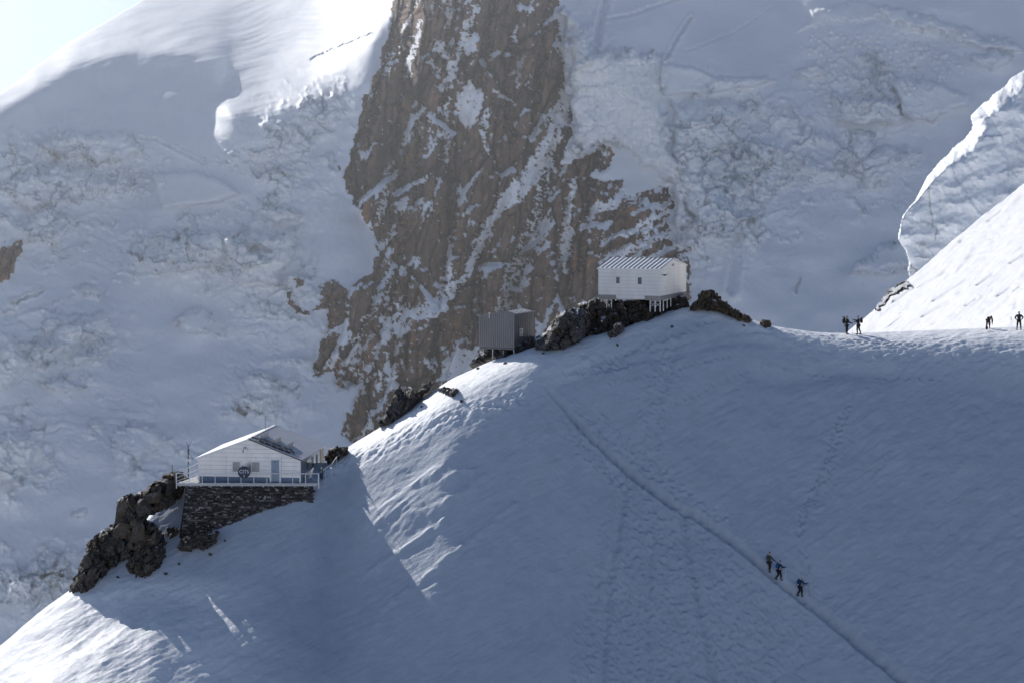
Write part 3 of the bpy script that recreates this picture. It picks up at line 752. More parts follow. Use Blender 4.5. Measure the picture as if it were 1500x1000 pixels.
# ================================================================== 4. relief bodies: nearer ice ridge and rock outcrops
def relief_body(name, P, D, slope, A, w, mat, step=1.0, cells=(), warp=(10, 3), seed=300, snowk=None, thick=6, fb=0, rough=.1, scale=1., snowpoly=(), tilt=0., fit=None, soft=False, facets=(), blocks=None):
    xs = [p[0] for p in P]; ys = [p[1] for p in P]
    x = np.arange(min(xs) - 8, max(xs) + 8, step); y = np.arange(min(ys) - 8, max(ys) + 8, step)
    py, px = np.meshgrid(y, x, indexing='ij')
    wx = warp[1] * fbm(px / warp[0], py / warp[0], seed, 3); wy = warp[1] * fbm(px / warp[0], py / warp[0], seed + 9, 3)
    sd = sdpoly(px + wx, py + wy, P, 400)
    ins = sd > 0
    t = np.clip(sd / (w(px, py) if callable(w) else w), 0, 1)
    m = D / F                                       # metres per pixel
    Df = D + (max(ys) - py) * m / math.tan(R(slope)) - A * (1 - (1 - t) ** 2 if soft else np.sqrt(1 - (1 - t) ** 2))
    Df = Df + (px - min(xs)) * m * tilt
    if fit is not None: Df = fit(px, py) + Df - D - (max(ys) - py) * m / math.tan(R(slope))
    for k, (sx, sy, off, tx, ty, ang) in enumerate(cells):
        c, s = math.cos(R(ang)), math.sin(R(ang))
        a = (px + wx) * c - (py + wy) * s; b = (px + wx) * s + (py + wy) * c
        f1, f2, r1, r2, r3, ox, oy = voro(a / sx, b / sy, seed + 20 + k)
        Df = Df + off * (r1 - .5) + tx * (r2 - .5) * ox * 2 + ty * (r3 - .3) * oy + off * .35 * np.exp(-((f2 - f1) / .09) ** 2)
    def tri(a): return 2 * np.abs(a - np.floor(a) - .5) - .5
    for k, (wl, am, ang) in enumerate(facets):
        c, s = math.cos(R(ang)), math.sin(R(ang)); q = 7 * fbm(px / 30, py / 30, seed + 60 + k, 2)
        Df = Df + am * tri(((px * c + py * s) + q) / wl) * (.6 + .8 * perlin(px / wl, py / wl, seed + 70 + k))
    Df = Df + rough * fbm(px / 5, py / 5, seed + 40, 4) + fb * fbm(px / 40, py / 40, seed + 41, 3)
    sn = np.zeros(px.shape)
    if snowk is not None:
        g = -np.gradient(blur(Df, 1.2 / step), step, axis=0) / m
        sn = sstep(0, .5, g + .8 * fbm(px / 12, py / 8, seed + 42, 3) - snowk - 1.2)
    for q in snowpoly: sn = np.maximum(sn, sstep(-1, 2, sdpoly(px + wx * .6, py + wy * .6, q, 40)))
    X, Y, Z = at(px, py, Df)
    k = ins[:-1, :-1] & ins[1:, :-1] & ins[1:, 1:] & ins[:-1, 1:]
    # front sheet plus a closed back
    r, c_ = X.shape; idx = np.arange(r * c_).reshape(r, c_)
    q = np.stack([idx[:-1, :-1], idx[1:, :-1], idx[1:, 1:], idx[:-1, 1:]], -1)[k]
    used = np.zeros(r * c_, bool); used[q.ravel()] = True
    mp = np.cumsum(used) - 1
    V = np.stack([X.ravel(), Y.ravel(), Z.ravel()], -1)[used]; S = sn.ravel()[used]; q = mp[q]
    e = np.concatenate([q[:, [0, 1]], q[:, [1, 2]], q[:, [2, 3]], q[:, [3, 0]]])
    key = np.sort(e, 1); _, first, cnt = np.unique(key, axis=0, return_index=True, return_counts=True)
    be = e[first[cnt == 1]]
    n = len(V)
    bv = np.unique(be); m2 = np.full(n, -1); m2[bv] = np.arange(len(bv)) + n
    cen = V[bv].mean(0)
    B = V[bv].copy(); B[:, 1] += thick; B[:, 0] = cen[0] + (B[:, 0] - cen[0]) * .8; B[:, 2] -= .15 * thick
    side = np.stack([be[:, 1], be[:, 0], m2[be[:, 0]], m2[be[:, 1]]], -1)
    V = np.concatenate([V, B]); S = np.concatenate([S, S[bv] * 0])
    if blocks is not None and len(blocks[0]):
        q = np.concatenate([q, side]); q = np.concatenate([q[:, [0, 1, 2]], q[:, [0, 2, 3]]])
        nb = len(blocks[0]); q = np.concatenate([q, len(V) + np.arange(nb).reshape(-1, 3)])
        V = np.concatenate([V + np.array([0, .25, 0]), blocks[0]]); S = np.concatenate([S * .5, blocks[1]])
        return npmesh(name, V, q, mat, {'snow': S}, False)
    return npmesh(name, V, np.concatenate([q, side]), mat, {'snow': S, 'ice': np.full(len(V), .75), 'crack': np.zeros(len(V))})

RIDGE = [(1314, 346), (1320, 322), (1345, 282), (1372, 238), (1400, 212), (1424, 190), (1421, 165), (1440, 150), (1470, 128), (1500, 104), (1560, 60), (1620, 30), (1620, 560), (1400, 520), (1336, 430), (1326, 372)]
tag(relief_body('ice_ridge', RIDGE, 440, 78, 13, (lambda x, y: np.interp(y, [120, 240, 290], [34, 22, 3])), GLACIER, 1.4, cells=((60, 130, .9, 1.6, 1.2, 30),), warp=(36, 5), seed=320, thick=5, fb=1.2, rough=.2, facets=[(30, 1.6, 78), (70, 3.2, 18), (14, .5, 66)], tilt=1.1, soft=True), kind='structure')

def flank_fit(px, py):
    P = [(1280, 452), (1300, 432), (1312, 420), (1325, 415), (1335, 414), (1300, 440), (1320, 424)]
    rows = []
    for x, y in P:
        k = np.unravel_index(np.argmin((FPX - x) ** 2 + (FPY - y) ** 2), FPX.shape); rows.append((1, x, y, FY[k]))
    rows = np.array(rows); c = np.linalg.lstsq(rows[:, :3], rows[:, 3], rcond=None)[0]
    return c[0] + c[1] * px + c[2] * py + .1
rk = [(90, 95, 2.0, 2.2, 1.6, 18), (30, 22, .9, 1.2, .9, -28), (11, 8, .35, .5, .4, -30)]
def rock_blocks(P, fit, D, sizes, seed, jit):
    r = random.Random(seed); m = D / F; VV, SS = [], []
    xs = [p[0] for p in P]; ys = [p[1] for p in P]
    for rad, n in sizes:
        k = 0; tries = 0
        while k < n and tries < 4000:
            tries += 1
            x = r.uniform(min(xs), max(xs)); y = r.uniform(min(ys), max(ys))
            q = np.array([[x]]); w = np.array([[y]])
            if float(sdpoly(q, w, P, 400)[0, 0]) < rad * .55: continue
            k += 1
            d = float(fit(q, w)[0, 0]) + r.uniform(-jit, jit * .4) - rad * m * .2
            c = Vector(at(x, y, d))
            bm = bmesh.new()
            E = Euler((r.uniform(-.25, .25), R(24) + r.uniform(-.35, .35), r.uniform(-.5, .5))).to_matrix()
            for _ in range(10):
                v = Vector((r.gauss(0, 1), r.gauss(0, 1), r.gauss(0, 1))).normalized()
                v = Vector((v.x * .75, v.y * .8, v.z * 1.25)) * (rad * m * r.uniform(.85, 1.1))
                bm.verts.new(c + E @ v)
            bmesh.ops.convex_hull(bm, input=bm.verts[:])
            for f in bm.faces:
                if len(f.verts) != 3: continue
                f.normal_update(); nz = f.normal.z
                sn = 1. if (nz > .86 and r.random() < .38) else 0.
                for v in f.verts: VV.append(v.co[:]); SS.append(sn)
            bm.free()
    return np.array(VV), np.array(SS)
def outcrop(label, P, D, slope, A, w, mat, seed, cells, snowk=1.6, thick=5, step=.75, warp=(9, 3), name='rock_outcrop', snowpoly=(), rough=.08, fit=None, push=-.25):
    fs = .6 if cells is CELL_BIG else .45 if cells is CELL_SML else .7 if cells is CELL_MED else 1.
    if fit is None: fit = base_fit(P, D, slope, push)
    big = math.sqrt((max(p[0] for p in P) - min(p[0] for p in P)) * (max(p[1] for p in P) - min(p[1] for p in P)))
    sizes = [(20, 9), (13, 34), (8, 90), (4.5, 110)] if cells is CELL_BIG else [(11, 12), (7, 36), (4.5, 70), (3, 40)] if cells is CELL_MED else [(min(6.5, big * .2), 8), (3.6, 20), (2.2, 24)]
    o = relief_body(name, P, D, slope, A, w, mat, step, cells, warp, seed, snowk, thick, 0, rough, 1., snowpoly, 0., fit, False, [(w_ * fs, a_ * fs ** .7 * .5, g_) for w_, a_, g_ in FACETS], rock_blocks(P, fit, D, sizes, seed, .5 if cells is CELL_BIG else .3))
    return tag(o, label, 'rock', 'rock outcrops along the snow ridge')
def base_fit(P, D0_, slope, push=-.25):
    xs = np.arange(min(p[0] for p in P), max(p[0] for p in P) + 1, 4.); by, bd = [], []
    n = len(P)
    for x in xs:
        ys = [P[i][1] + (x - P[i][0]) / (P[(i + 1) % n][0] - P[i][0]) * (P[(i + 1) % n][1] - P[i][1]) for i in range(n) if (P[i][0] - x) * (P[(i + 1) % n][0] - x) <= 0 and P[i][0] != P[(i + 1) % n][0]]
        y = max(ys); k, g = ground(x, y); by.append(y); bd.append(g[1])
    by = smooth1(np.array(by), 3); bd = smooth1(np.array(bd), 3)
    tn = math.tan(R(slope))
    return lambda px, py: np.interp(px, xs, bd) + push + (np.interp(px, xs, by) - py) * D0_ / F / tn
FACETS = [(44, 3.4, 24), (27, 2.0, -38), (17, 1.2, 70), (10, .7, 15), (7, .45, -55)]
CELL_BIG = ((30, 70, .7, 2.0, .8, 22), (6, 8, .12, .4, .25, -25))
CELL_MED = ((18, 34, .5, 1.4, .6, 28), (4, 5, .1, .3, .2, 0))
CELL_SML = ((9, 10, .25, .6, .4, 20), (4, 3.5, .1, .25, .2, 0))
outcrop('large dark brown rock outcrop below the left end of the terrace', [(98, 872), (107, 845), (122, 815), (127, 795), (148, 776), (167, 766), (173, 756), (169, 738), (178, 727), (196, 724), (215, 715), (235, 704), (252, 694), (263, 688), (283, 706), (270, 716), (258, 738), (238, 748), (214, 758),
        (226, 766), (240, 782), (246, 796), (256, 810), (248, 826), (234, 838), (212, 850), (188, 850), (182, 838), (186, 818), (172, 826), (150, 848), (128, 872)], 262.4, 74, .9, 12, ROCK_DARK, 331, CELL_BIG, 2.1, 1.0, push=.7)
outcrop('low broken rocks at the foot of the stone wall', [(258, 800), (270, 786), (300, 782), (322, 776), (318, 792), (300, 806), (292, 800), (275, 806), (262, 806)], 261.4, 60, .9, 8, ROCK_DARK, 341, CELL_MED, 1.4, 3)
outcrop('small dark rock in the snow beside the left edge of the stone wall', [(243, 774), (254, 770), (262, 774), (258, 788), (248, 788)], 262.5, 60, .8, 5, ROCK_DARK, 343, CELL_SML, 1.6, 2)
outcrop('pair of dark pointed rocks below the grey cabin', [(552, 622), (562, 604), (574, 588), (580, 566), (588, 568), (592, 582), (596, 566), (604, 568), (610, 582), (606, 598), (590, 608), (570, 622)], 274.6, 70, 1.2, 8, ROCK_GREY, 351, CELL_MED, 2.4, 4)
outcrop('thin line of dark rock above the pair of pointed rocks', [(604, 588), (612, 572), (626, 560), (636, 556), (634, 566), (622, 574), (612, 590)], 275.6, 60, .8, 5, ROCK_GREY, 353, CELL_SML, 2., 3)
outcrop('small dark rock alone in the sunlit snow', [(640, 569), (652, 567), (664, 568), (671, 572), (668, 580), (658, 584), (650, 577)], 272.2, 58, .7, 5, ROCK_GREY, 355, CELL_SML, 1.6, 2.5)
outcrop('dark rubble under the grey cabin', [(684, 538), (700, 520), (712, 508), (740, 506), (770, 500), (790, 492), (792, 506), (775, 514), (752, 522), (735, 528), (720, 520), (700, 530)], 276.0, 52, .8, 6, ROCK_GREY, 357, CELL_SML, 1.0, 4, push=1.7)
outcrop('big grey boulder between the grey cabin and the white hut on stilts', [(784, 512), (782, 498), (796, 488), (806, 474), (816, 460), (830, 452), (848, 452), (860, 460), (866, 476), (862, 490), (848, 500), (826, 512), (806, 512)], 277.4, 66, 1.6, 14, ROCK_GREY, 361, CELL_MED, 2.2, 5)
outcrop('dark rock bank under the stilts of the white hut', [(838, 512), (842, 470), (846, 446), (872, 438), (900, 440), (940, 438), (975, 440), (1005, 432), (1012, 446), (1010, 462), (985, 466), (975, 478), (945, 490), (905, 502), (895, 506), (862, 500)], 279.2, 52, 1.2, 12, ROCK_DARK, 371, CELL_MED, 1.9, 5, push=3.0)
outcrop('grey boulder low in the snow left of the stilts', [(890, 488), (902, 474), (912, 472), (916, 482), (904, 494), (893, 500)], 276.6, 60, .8, 6, ROCK_GREY, 373, CELL_SML, 2.2, 2)
outcrop('brown topped rock to the right of the white hut', [(1008, 456), (1018, 442), (1024, 430), (1036, 425), (1048, 426), (1056, 436), (1068, 446), (1080, 454), (1094, 462), (1104, 470), (1092, 474), (1066, 462), (1050, 456), (1030, 456)], 279.4, 60, .8, 9, ROCK_BROWN, 381, CELL_SML, 1.8, 4)
outcrop('tiny rock tip on the crest left of the saddle', [(1112, 474), (1118, 468), (1126, 470), (1130, 478), (1122, 482), (1114, 480)], 280.4, 55, .4, 4, ROCK_BROWN, 383, CELL_SML, 2., 2)
outcrop('dark rock behind the right corner of the lower hut', [(474, 668), (482, 656), (494, 653), (508, 655), (512, 662), (496, 672), (480, 678)], 274, 58, .8, 5, ROCK_DARK, 385, CELL_SML, 2.2, 3)
outcrop('dark rock streak breaking the bright snow flank', [(1278, 456), (1290, 442), (1300, 430), (1312, 418), (1324, 413), (1338, 413), (1330, 422), (1318, 426), (1306, 434), (1298, 446), (1284, 456)], 346, 40, 2.2, 5, ROCK_GREY, 391, CELL_SML, .4, 4, fit=flank_fit)

stone_m = ROCK_GREY
rs2 = random.Random(9)
for px_s, py_s, r_s in ((243, 842, .22), (262, 826, .16), (308, 812, .2), (330, 792, .14), (172, 846, .2), (618, 596, .16), (676, 588, .18), (795, 518, .16), (905, 506, .16), (985, 480, .18), (1090, 478, .15), (700, 540, .18), (740, 533, .2)):
    k, p = ground(px_s, py_s)
    bm = bmesh.new()
    for _ in range(14):
        v = Vector((rs2.gauss(0, 1), rs2.gauss(0, 1), rs2.gauss(0, .8))).normalized(); bm.verts.new(v * r_s * rs2.uniform(.8, 1.2))
    bmesh.ops.convex_hull(bm, input=bm.verts[:])
    me = bpy.data.meshes.new('stone'); bm.to_mesh(me); bm.free(); me.materials.append(stone_m)
    o = bpy.data.objects.new('stone', me); C.objects.link(o); o.location = (p[0], p[1], p[2] + r_s * .25)
    tag(o, 'small loose stone lying in the snow near the rock outcrops', 'stone', 'loose stones along the ridge')

# ================================================================== 5. buildings
def brushed(name, col, rough, axis_scale, lines, line_axis, depth=.35, metal=0):
    """cladding: thin darker joints every 1/lines metres along one axis plus weather stains"""
    m, nt, b = M(name)
    tc = N(nt, 'ShaderNodeTexCoord'); sp = N(nt, 'ShaderNodeSeparateXYZ'); L(nt, tc.outputs['Object'], sp.inputs[0])
    mu = N(nt, 'ShaderNodeMath', operation='MULTIPLY'); mu.inputs[1].default_value = lines; L(nt, sp.outputs[line_axis], mu.inputs[0])
    frc = N(nt, 'ShaderNodeMath', operation='FRACT'); L(nt, mu.outputs[0], frc.inputs[0])
    j = ramp(nt, frc.outputs[0], [(0., 1.), (.09, 1.), (.13, 0.)])
    v = mapping(nt, axis_scale); n = noise(nt, 1., 6, .6, v)
    c = mixc(nt, ramp(nt, n, [(.32, 0.), (.7, 1.)]), tuple(x * .84 for x in col), col)
    c = mixc(nt, j, c, tuple(x * depth for x in col))
    L(nt, c, b.inputs['Base Color']); b.inputs['Roughness'].default_value = rough; b.inputs['Metallic'].default_value = metal
    b.inputs['Specular IOR Level'].default_value = .3
    return m
SIDING = brushed('white_board_cladding', (.95, .91, .87), .5, (1.2, 1.2, .5), 2.6, 2, .6)
SIDING_B = brushed('pale_grey_board_cladding', (.82, .79, .76), .55, (1.0, 1.0, .4), 2.9, 2, .72)
SIDING_W = brushed('cream_board_cladding', (.97, .885, .775), .55, (1.0, 1.0, .4), 2.9, 2, .82)
ALU = plain('aluminium_sheet', (.55, .55, .56), .28, .85, .08, .8)
ROOFG = plain('grey_roof_sheet', (.47, .485, .53), .5, .0, .08, 1.)
ROOFW = plain('snowy_roof_sheet', (.92, .92, .93), .5, 0, .05, 1.)
ROOFSEAM = plain('roof_fold', (.30, .31, .34), .5)
SEAM = plain('dark_roof_seam', (.09, .10, .12), .5, .3)
GREYMETAL = plain('grey_metal_cladding', (.23, .225, .23), .45, .4, .1, .7)
GREYDARK = plain('dark_grey_metal', (.12, .12, .125), .45, .4)
WHITE = plain('white_paint', (.78, .77, .75), .5, 0, .06)
STEEL = plain('galvanised_steel', (.66, .67, .69), .4, .3, .12, 6.)
GRATE = plain('deck_grating', (.42, .42, .43), .6, .4, .15, 8.)
WOOD = plain('weathered_timber', (.30, .28, .26), .8, 0, .25, 5.)
DOORB = plain('blue_grey_door', (.25, .31, .38), .5, 0, .1)
SHUT = plain('grey_shutter', (.40, .385, .365), .6, 0, .2, 6.)
SOOT = plain('soot_stained_panel', (.10, .11, .13), .7, 0, .3, 4.)
GLASS = plain('dark_window_glass', (.06, .065, .075), .12, 0, .1, 2., .6)
PANEL = plain('solar_cell', (.018, .022, .035), .5, .0, .2, 3., .25)
SIGNB = plain('dark_blue_sign_face', (.035, .05, .085), .5, 0, .1)
LETTER = plain('white_lettering', (.75, .76, .78), .5)
BLACKM = plain('black_metal', (.03, .03, .032), .5, .3)

def hut_frame(px, py, D, phi, name, label):
    p = at(px, py, D)
    return empty(name, p, -R(phi), label, 'mountain hut'), p

# ---- lower refuge: gable towards us.  local x right, y back, z up, origin at the front left foot of the wall
W_, L_, H_, RI = 9.45, 11.0, 2.25, 1.77
hutA, pA = hut_frame(291.5, 705, 264.6, 7.4, 'mountain_hut', 'long white hut with dark solar panels on its roof above the stone wall')
m = MB(); m.poly([(0, 0, 0), (W_, 0, 0), (W_, 0, H_), (W_ / 2, 0, H_ + RI - .06), (0, 0, H_)], (0, .12, 0)); m.build('front_wall', SIDING, hutA)
MB().b(W_ - .12, W_ - .002, .122, L_, 0, H_).build('side_wall', ALU, hutA)['label'] = 'shiny bare metal side wall'
MB().b(0.002, .12, .122, L_, 0, H_).build('side_wall', SIDING, hutA)
m = MB(); m.poly([(.122, 0, 0), (W_ - .122, 0, 0), (W_ - .122, 0, H_), (W_ / 2, 0, H_ + RI - .06), (.122, 0, H_)], (0, .12, 0))
bw = m.build('back_wall', SIDING, hutA); bw.location.y = L_ - .125
hyp = math.hypot(W_ / 2, RI)
def roof_plane(side, mat):
    ux, uz = (W_ / 2) / hyp, RI / hyp
    ov, th = .28, .07
    s = 1 if side > 0 else -1
    ap = Vector((W_ / 2, -.18, H_ + RI)); dn = Vector((s * ux, 0, -uz)); nn = Vector((s * uz, 0, ux))
    a = ap; b = ap + dn * (hyp + ov)
    m = MB(); m.poly([a, b, b + nn * th, a + nn * th], (0, L_ + .36, 0))
    o = m.build('roof_slope', mat, hutA)
    m = MB()
    for i in (range(27) if side > 0 else ()):
        y = -.1 + i * (L_ + .2) / 26
        p = ap + nn * (th - .008) + Vector((0, y + .18, 0)); q = p + dn * (hyp + ov - .02)
        m.tube(p, q, .022, n=4)
    if side > 0: m.build('roof_seam', ROOFSEAM, o)
    else: m.bm.free()
    return ap, dn, nn, o
roof_plane(-1, ROOFW)
ap, dn, nn, roofR = roof_plane(1, ROOFG)
MB().b(W_ / 2 - .12, W_ / 2 + .12, -.19, L_ + .19, H_ + RI + .05, H_ + RI + .10).build('ridge_cap', WHITE, hutA)
# barge boards along the gable
m = MB(); m.poly([(-.26, -.205, H_ - .22), (-.26, -.205, H_ - .12), (W_ / 2, -.205, H_ + RI - .02), (W_ / 2, -.205, H_ + RI - .12)], (0, .02, 0)); m.build('barge_board', WHITE, hutA)
m = MB(); m.poly([(W_ + .26, -.205, H_ - .22), (W_ + .26, -.205, H_ - .10), (W_ / 2 + .003, -.205, H_ + RI + .06), (W_ / 2 + .003, -.205, H_ + RI - .06)], (0, .02, 0)); m.build('barge_board', GREYDARK, hutA)
for x in (.0, W_): MB().b(x - .06, x + .06, -.03, .10, 0.01, H_ - .02).build('corner_trim', WHITE, hutA)
for x in (2.55, 5.35, 7.75): MB().b(x - .015, x + .015, -.008, .05, 0.02, H_ + .2).build('panel_joint', SHUT, hutA)
MB().b(.07, W_ - .07, -.02, .02, .005, .52).build('base_band', plain('dark_blue_base_band', (.13, .18, .26), .5), hutA)  # dark blue band along the foot of the front wall
# windows, door
def window(root, x0, x1, z0, z1, y, mat, fm, t=.06, name='window', shutter=False):
    f = MB().b(x0, x1, y - .035, y + .02, z0, z1).build(name, mat, root)
    g = MB()
    g.b(x0 - t, x0 + .003, y - .06, y + .02, z0 - t, z1 + t).b(x1 - .003, x1 + t, y - .06, y + .02, z0 - t, z1 + t).b(x0 + .003, x1 - .003, y - .058, y + .02, z1 - .003, z1 + t).b(x0 + .003, x1 - .003, y - .075, y + .02, z0 - t, z0 + .003)
    g.build('window_frame', fm, f)
    return f
window(hutA, 3.18, 3.85, 1.02, 1.9, 0, SHUT, WHITE)['label'] = 'window with closed pale grey shutter'
sw_ = window(hutA, 4.98, 5.68, 1.02, 1.9, 0, SHUT, WHITE); sw_['label'] = 'window with closed grey shutter stained dark'
# dark smudge on the boards round the second window: a thin weathered sheet
mm, nt, b = M('sooty_boards')
v = N(nt, 'ShaderNodeTexCoord'); gr = N(nt, 'ShaderNodeTexGradient', gradient_type='SPHERICAL'); mp = N(nt, 'ShaderNodeMapping'); mp.inputs['Location'].default_value = (-4.85 * 1.5, 0, -1.35 * 1.25); mp.inputs['Scale'].default_value = (1.5, 0, 1.25)
L(nt, v.outputs['Object'], mp.inputs[0]); L(nt, mp.outputs[0], gr.inputs[0])
L(nt, mixc(nt, ramp(nt, gr.outputs['Fac'], [(0., 0.), (.75, .85)]), (.92, .88, .84), (.14, .15, .17)), b.inputs['Base Color']); b.inputs['Roughness'].default_value = .6
MB().b(4.15, 4.915, -.012, .02, .60, 2.05).build('stained_panel', mm, hutA)
d_ = MB().b(6.78, 7.52, -.04, .02, .12, 2.12).build('door', DOORB, hutA)
MB().tube((7.43, -.07, 1.1), (7.43, -.07, 1.25), .015).build('handle', STEEL, d_)
MB().b(6.62, 6.779, -.06, .02, .05, 2.22).b(7.521, 7.68, -.06, .02, .05, 2.22).b(6.779, 7.521, -.058, .02, 2.121, 2.22).build('door_frame', WHITE, d_)
MB().b(6.98, 7.3, -.046, -.041, 1.92, 1.98).build('door_vent', GREYDARK, d_)
# wall lamp with a bent arm
m = MB().tube((4.4, .0, 3.15), (4.35, -.3, 3.3), .025).tube((4.35, -.3, 3.3), (4.22, -.34, 2.98), .02).tube((4.22, -.34, 2.98), (4.22, -.34, 2.84), .02, .075, 8).tube((4.35, -.3, 3.3), (4.62, -.25, 3.22), .014).tube((4.62, -.25, 3.22), (4.66, -.2, 2.9), .012)
m.build('wall_lamp', BLACKM, hutA)
# windows and rear annex on the metal side
for y in (3.0, 5.4, 7.4): MB().b(W_ - .01, W_ + .03, y, y + .8, .95, 1.75).build('window', GLASS, hutA)
MB().b(W_ - .01, W_ + .12, 9.55, 9.67, .02, H_ - .05).build('post', WHITE, hutA)
MB().b(W_ - .005, W_ + .06, 9.68, L_, .02, H_ - .03).build('side_door', plain('brown_door', (.2, .15, .11), .6), hutA)
# solar panels: dark rails lying along the gable edge and three panels standing up
def on_roof(s, y, h=0): return ap + dn * s + nn * (.09 + h) + Vector((0, y + .18, 0))
for y0, s0, s1 in ((.05, .15, 4.05), (.62, .5, 4.35), (1.2, .9, 3.9)):
    a, b = on_roof(s0, y0, .10), on_roof(s1, y0, .10)
    m = MB(); m.poly([a, b, b + Vector((0, .42, 0)) , a + Vector((0, .42, 0))], nn * .07)
    sp_ = m.build('solar_panel', PANEL, hutA); sp_['label'] = 'dark solar panel lying flat along the gable edge'
    for k in range(7):
        q = a.lerp(b, k / 6.); MB().tube(q - nn * .11, q + nn * .10, .02).build('panel_bracket', STEEL, sp_)
for s in (.75, 2.0, 3.25):
    a = on_roof(s, 1.3, .0); bk = on_roof(s, 4.6, .0)
    t = (nn * .75 + dn * -.1)
    m = MB(); m.poly([a, a + t * .6, bk + t * .6, bk], dn * .06)
    sp_ = m.build('solar_panel', plain('pale_panel_back', (.46, .44, .42), .4, .3), hutA); sp_['label'] = 'solar panel standing upright with its pale back towards us'
    m = MB().tube(a + dn * .05, a + dn * .45 + t * .02, .025).tube(a + dn * .45 + t * .02, a + t * .6 + dn * .05, .02); m.build('strut', STEEL, sp_)
pm = ap + Vector((-.15, L_ - 3.2, 0))
MB().tube(pm, pm + Vector((0, 0, 1.3)), .022).build('aerial', BLACKM, hutA)

# ---- terrace with railing
ter = empty('terrace', at(258, 709, 263.2), -R(1.0), 'narrow metal terrace with thin railings running round the lower hut', 'terrace')
TW = 13.1
MB().b(0, TW, 0, 2.3, -.02, .04).b(-.02, TW - .2, -.03, -.003, -.12, .06).build('deck', GRATE, ter)
m = MB()
for k in range(14): m.b(.3 + k * .95, .38 + k * .95, .02, 2.2, -.18, -.025)
m.build('deck_beam', STEEL, ter)
for k in range(12):
    x = .02 + k * (TW - .1) / 11
    MB().tube((x, .02, -.1 if k not in (0, 11) else -.35), (x, .02, 1.02), .034 if k not in (0, 11) else .055).build('railing_post', STEEL, ter)
MB().tube((0, .02, 1.02), (TW - .08, .02, 1.02), .036).tube((0, .02, .10), (TW - .08, .02, .10), .03).build('railing', STEEL, ter)
# left end: rising rails towards the back, like a stair side
MB().tube((0, .03, 1.0), (2.15, 5.2, 1.75), .04).tube((.02, .03, .62), (2.15, 5.2, 1.1), .03).tube((.02, .03, .3), (2.1, 5.2, .62), .03).build('railing', STEEL, ter)
for k in (1, 2, 3): 
    f_ = k / 3.6; MB().tube((2.15 * f_, 5.2 * f_, -.1), (2.15 * f_, 5.2 * f_, 1.0 + .75 * f_), .022).build('railing_post', STEEL, ter)
MB().poly([(.1, .3, .05), (1.9, .3, .05), (3.0, 5.2, .3), (1.9, 5.2, .3)], (0, 0, .06)).build('walkway', GRATE, ter)
MB().tube((1.6, 2.4, .1), (2.1, 2.4, 1.0), .02).tube((1.9, 3.2, .1), (1.3, 2.3, .6), .02).build('brace', WHITE, ter)
# right end: rail turning back up the slope
MB().tube((TW - .08, .02, 1.02), (TW + .9, 3.2, 1.55), .024).tube((TW + .9, 3.2, 1.55), (TW + 1.4, 6.0, 2.2), .022).build('railing', STEEL, ter)
for k, (x, y, z) in enumerate(((TW + .42, 1.6, 1.28), (TW + .9, 3.2, 1.55), (TW + 1.2, 4.8, 1.9))): MB().tube((x, y, z - 1.3), (x, y, z), .022).build('railing_post', STEEL, ter)
MB().poly([(TW - .2, 2.3, -.02), (TW - .2, .2, -.02), (TW + .4, 2.2, .2), (TW + .7, 8, 1.0), (9.9 + 2.1, 8, 1.0), (TW - 1., 2.6, .1)], (0, 0, .06)).build('walkway', SNOW_FG, ter)['label'] = 'snowy path up the metal side of the hut'

# round signs
def disc(name, r, mat, parent, y=0, n=28, d=.04):
    m = MB(); m.tube((0, y, 0), (0, y + d, 0), r, n=n); return m.build(name, mat, parent)
def text(name, s, size, mat, parent, loc):
    cu = bpy.data.curves.new(name, 'FONT'); cu.body = s; cu.size = size; cu.align_x = 'CENTER'; cu.align_y = 'CENTER'; cu.extrude = .004; cu.offset = .0
    t = bpy.data.objects.new(name, cu); C.objects.link(t)
    bpy.context.view_layer.update()
    me = bpy.data.meshes.new_from_object(t.evaluated_get(bpy.context.evaluated_depsgraph_get()))
    bpy.data.objects.remove(t)
    me.materials.append(mat)
    o = bpy.data.objects.new(name, me); C.objects.link(o); o.parent = parent; o.location = loc; o.rotation_euler = (R(90), 0, 0)
    return o
sg = empty('round_sign', at(357.5, 691, 263.05), -R(1), 'round dark blue sign with white letters CITS fixed to the terrace railing', 'sign')
disc('sign_board', .53, SIGNB, sg); 
m = MB()
for k in range(28):
    a0, a1 = 2 * math.pi * k / 28, 2 * math.pi * (k + 1) / 28
    m.tube((.53 * math.cos(a0), .01, .53 * math.sin(a0)), (.53 * math.cos(a1), .01, .53 * math.sin(a1)), .03, n=5)
m.build('rim', BLACKM, sg)
text('lettering', 'CITS', .44, LETTER, sg, (0, -.012, .05))
MB().b(-.02, .02, -.008, -.002, -.48, -.22).build('arrow_line', LETTER, sg)
sg2 = empty('round_sign', at(470.5, 693, 263.6), -R(70), 'round dark blue sign seen almost edge on at the right end of the terrace', 'sign')
disc('sign_board', .52, SIGNB, sg2); m = MB()
for k in range(28):
    a0, a1 = 2 * math.pi * k / 28, 2 * math.pi * (k + 1) / 28
    m.tube((.52 * math.cos(a0), .01, .52 * math.sin(a0)), (.52 * math.cos(a1), .01, .52 * math.sin(a1)), .03, n=5)
m.build('rim', BLACKM, sg2)
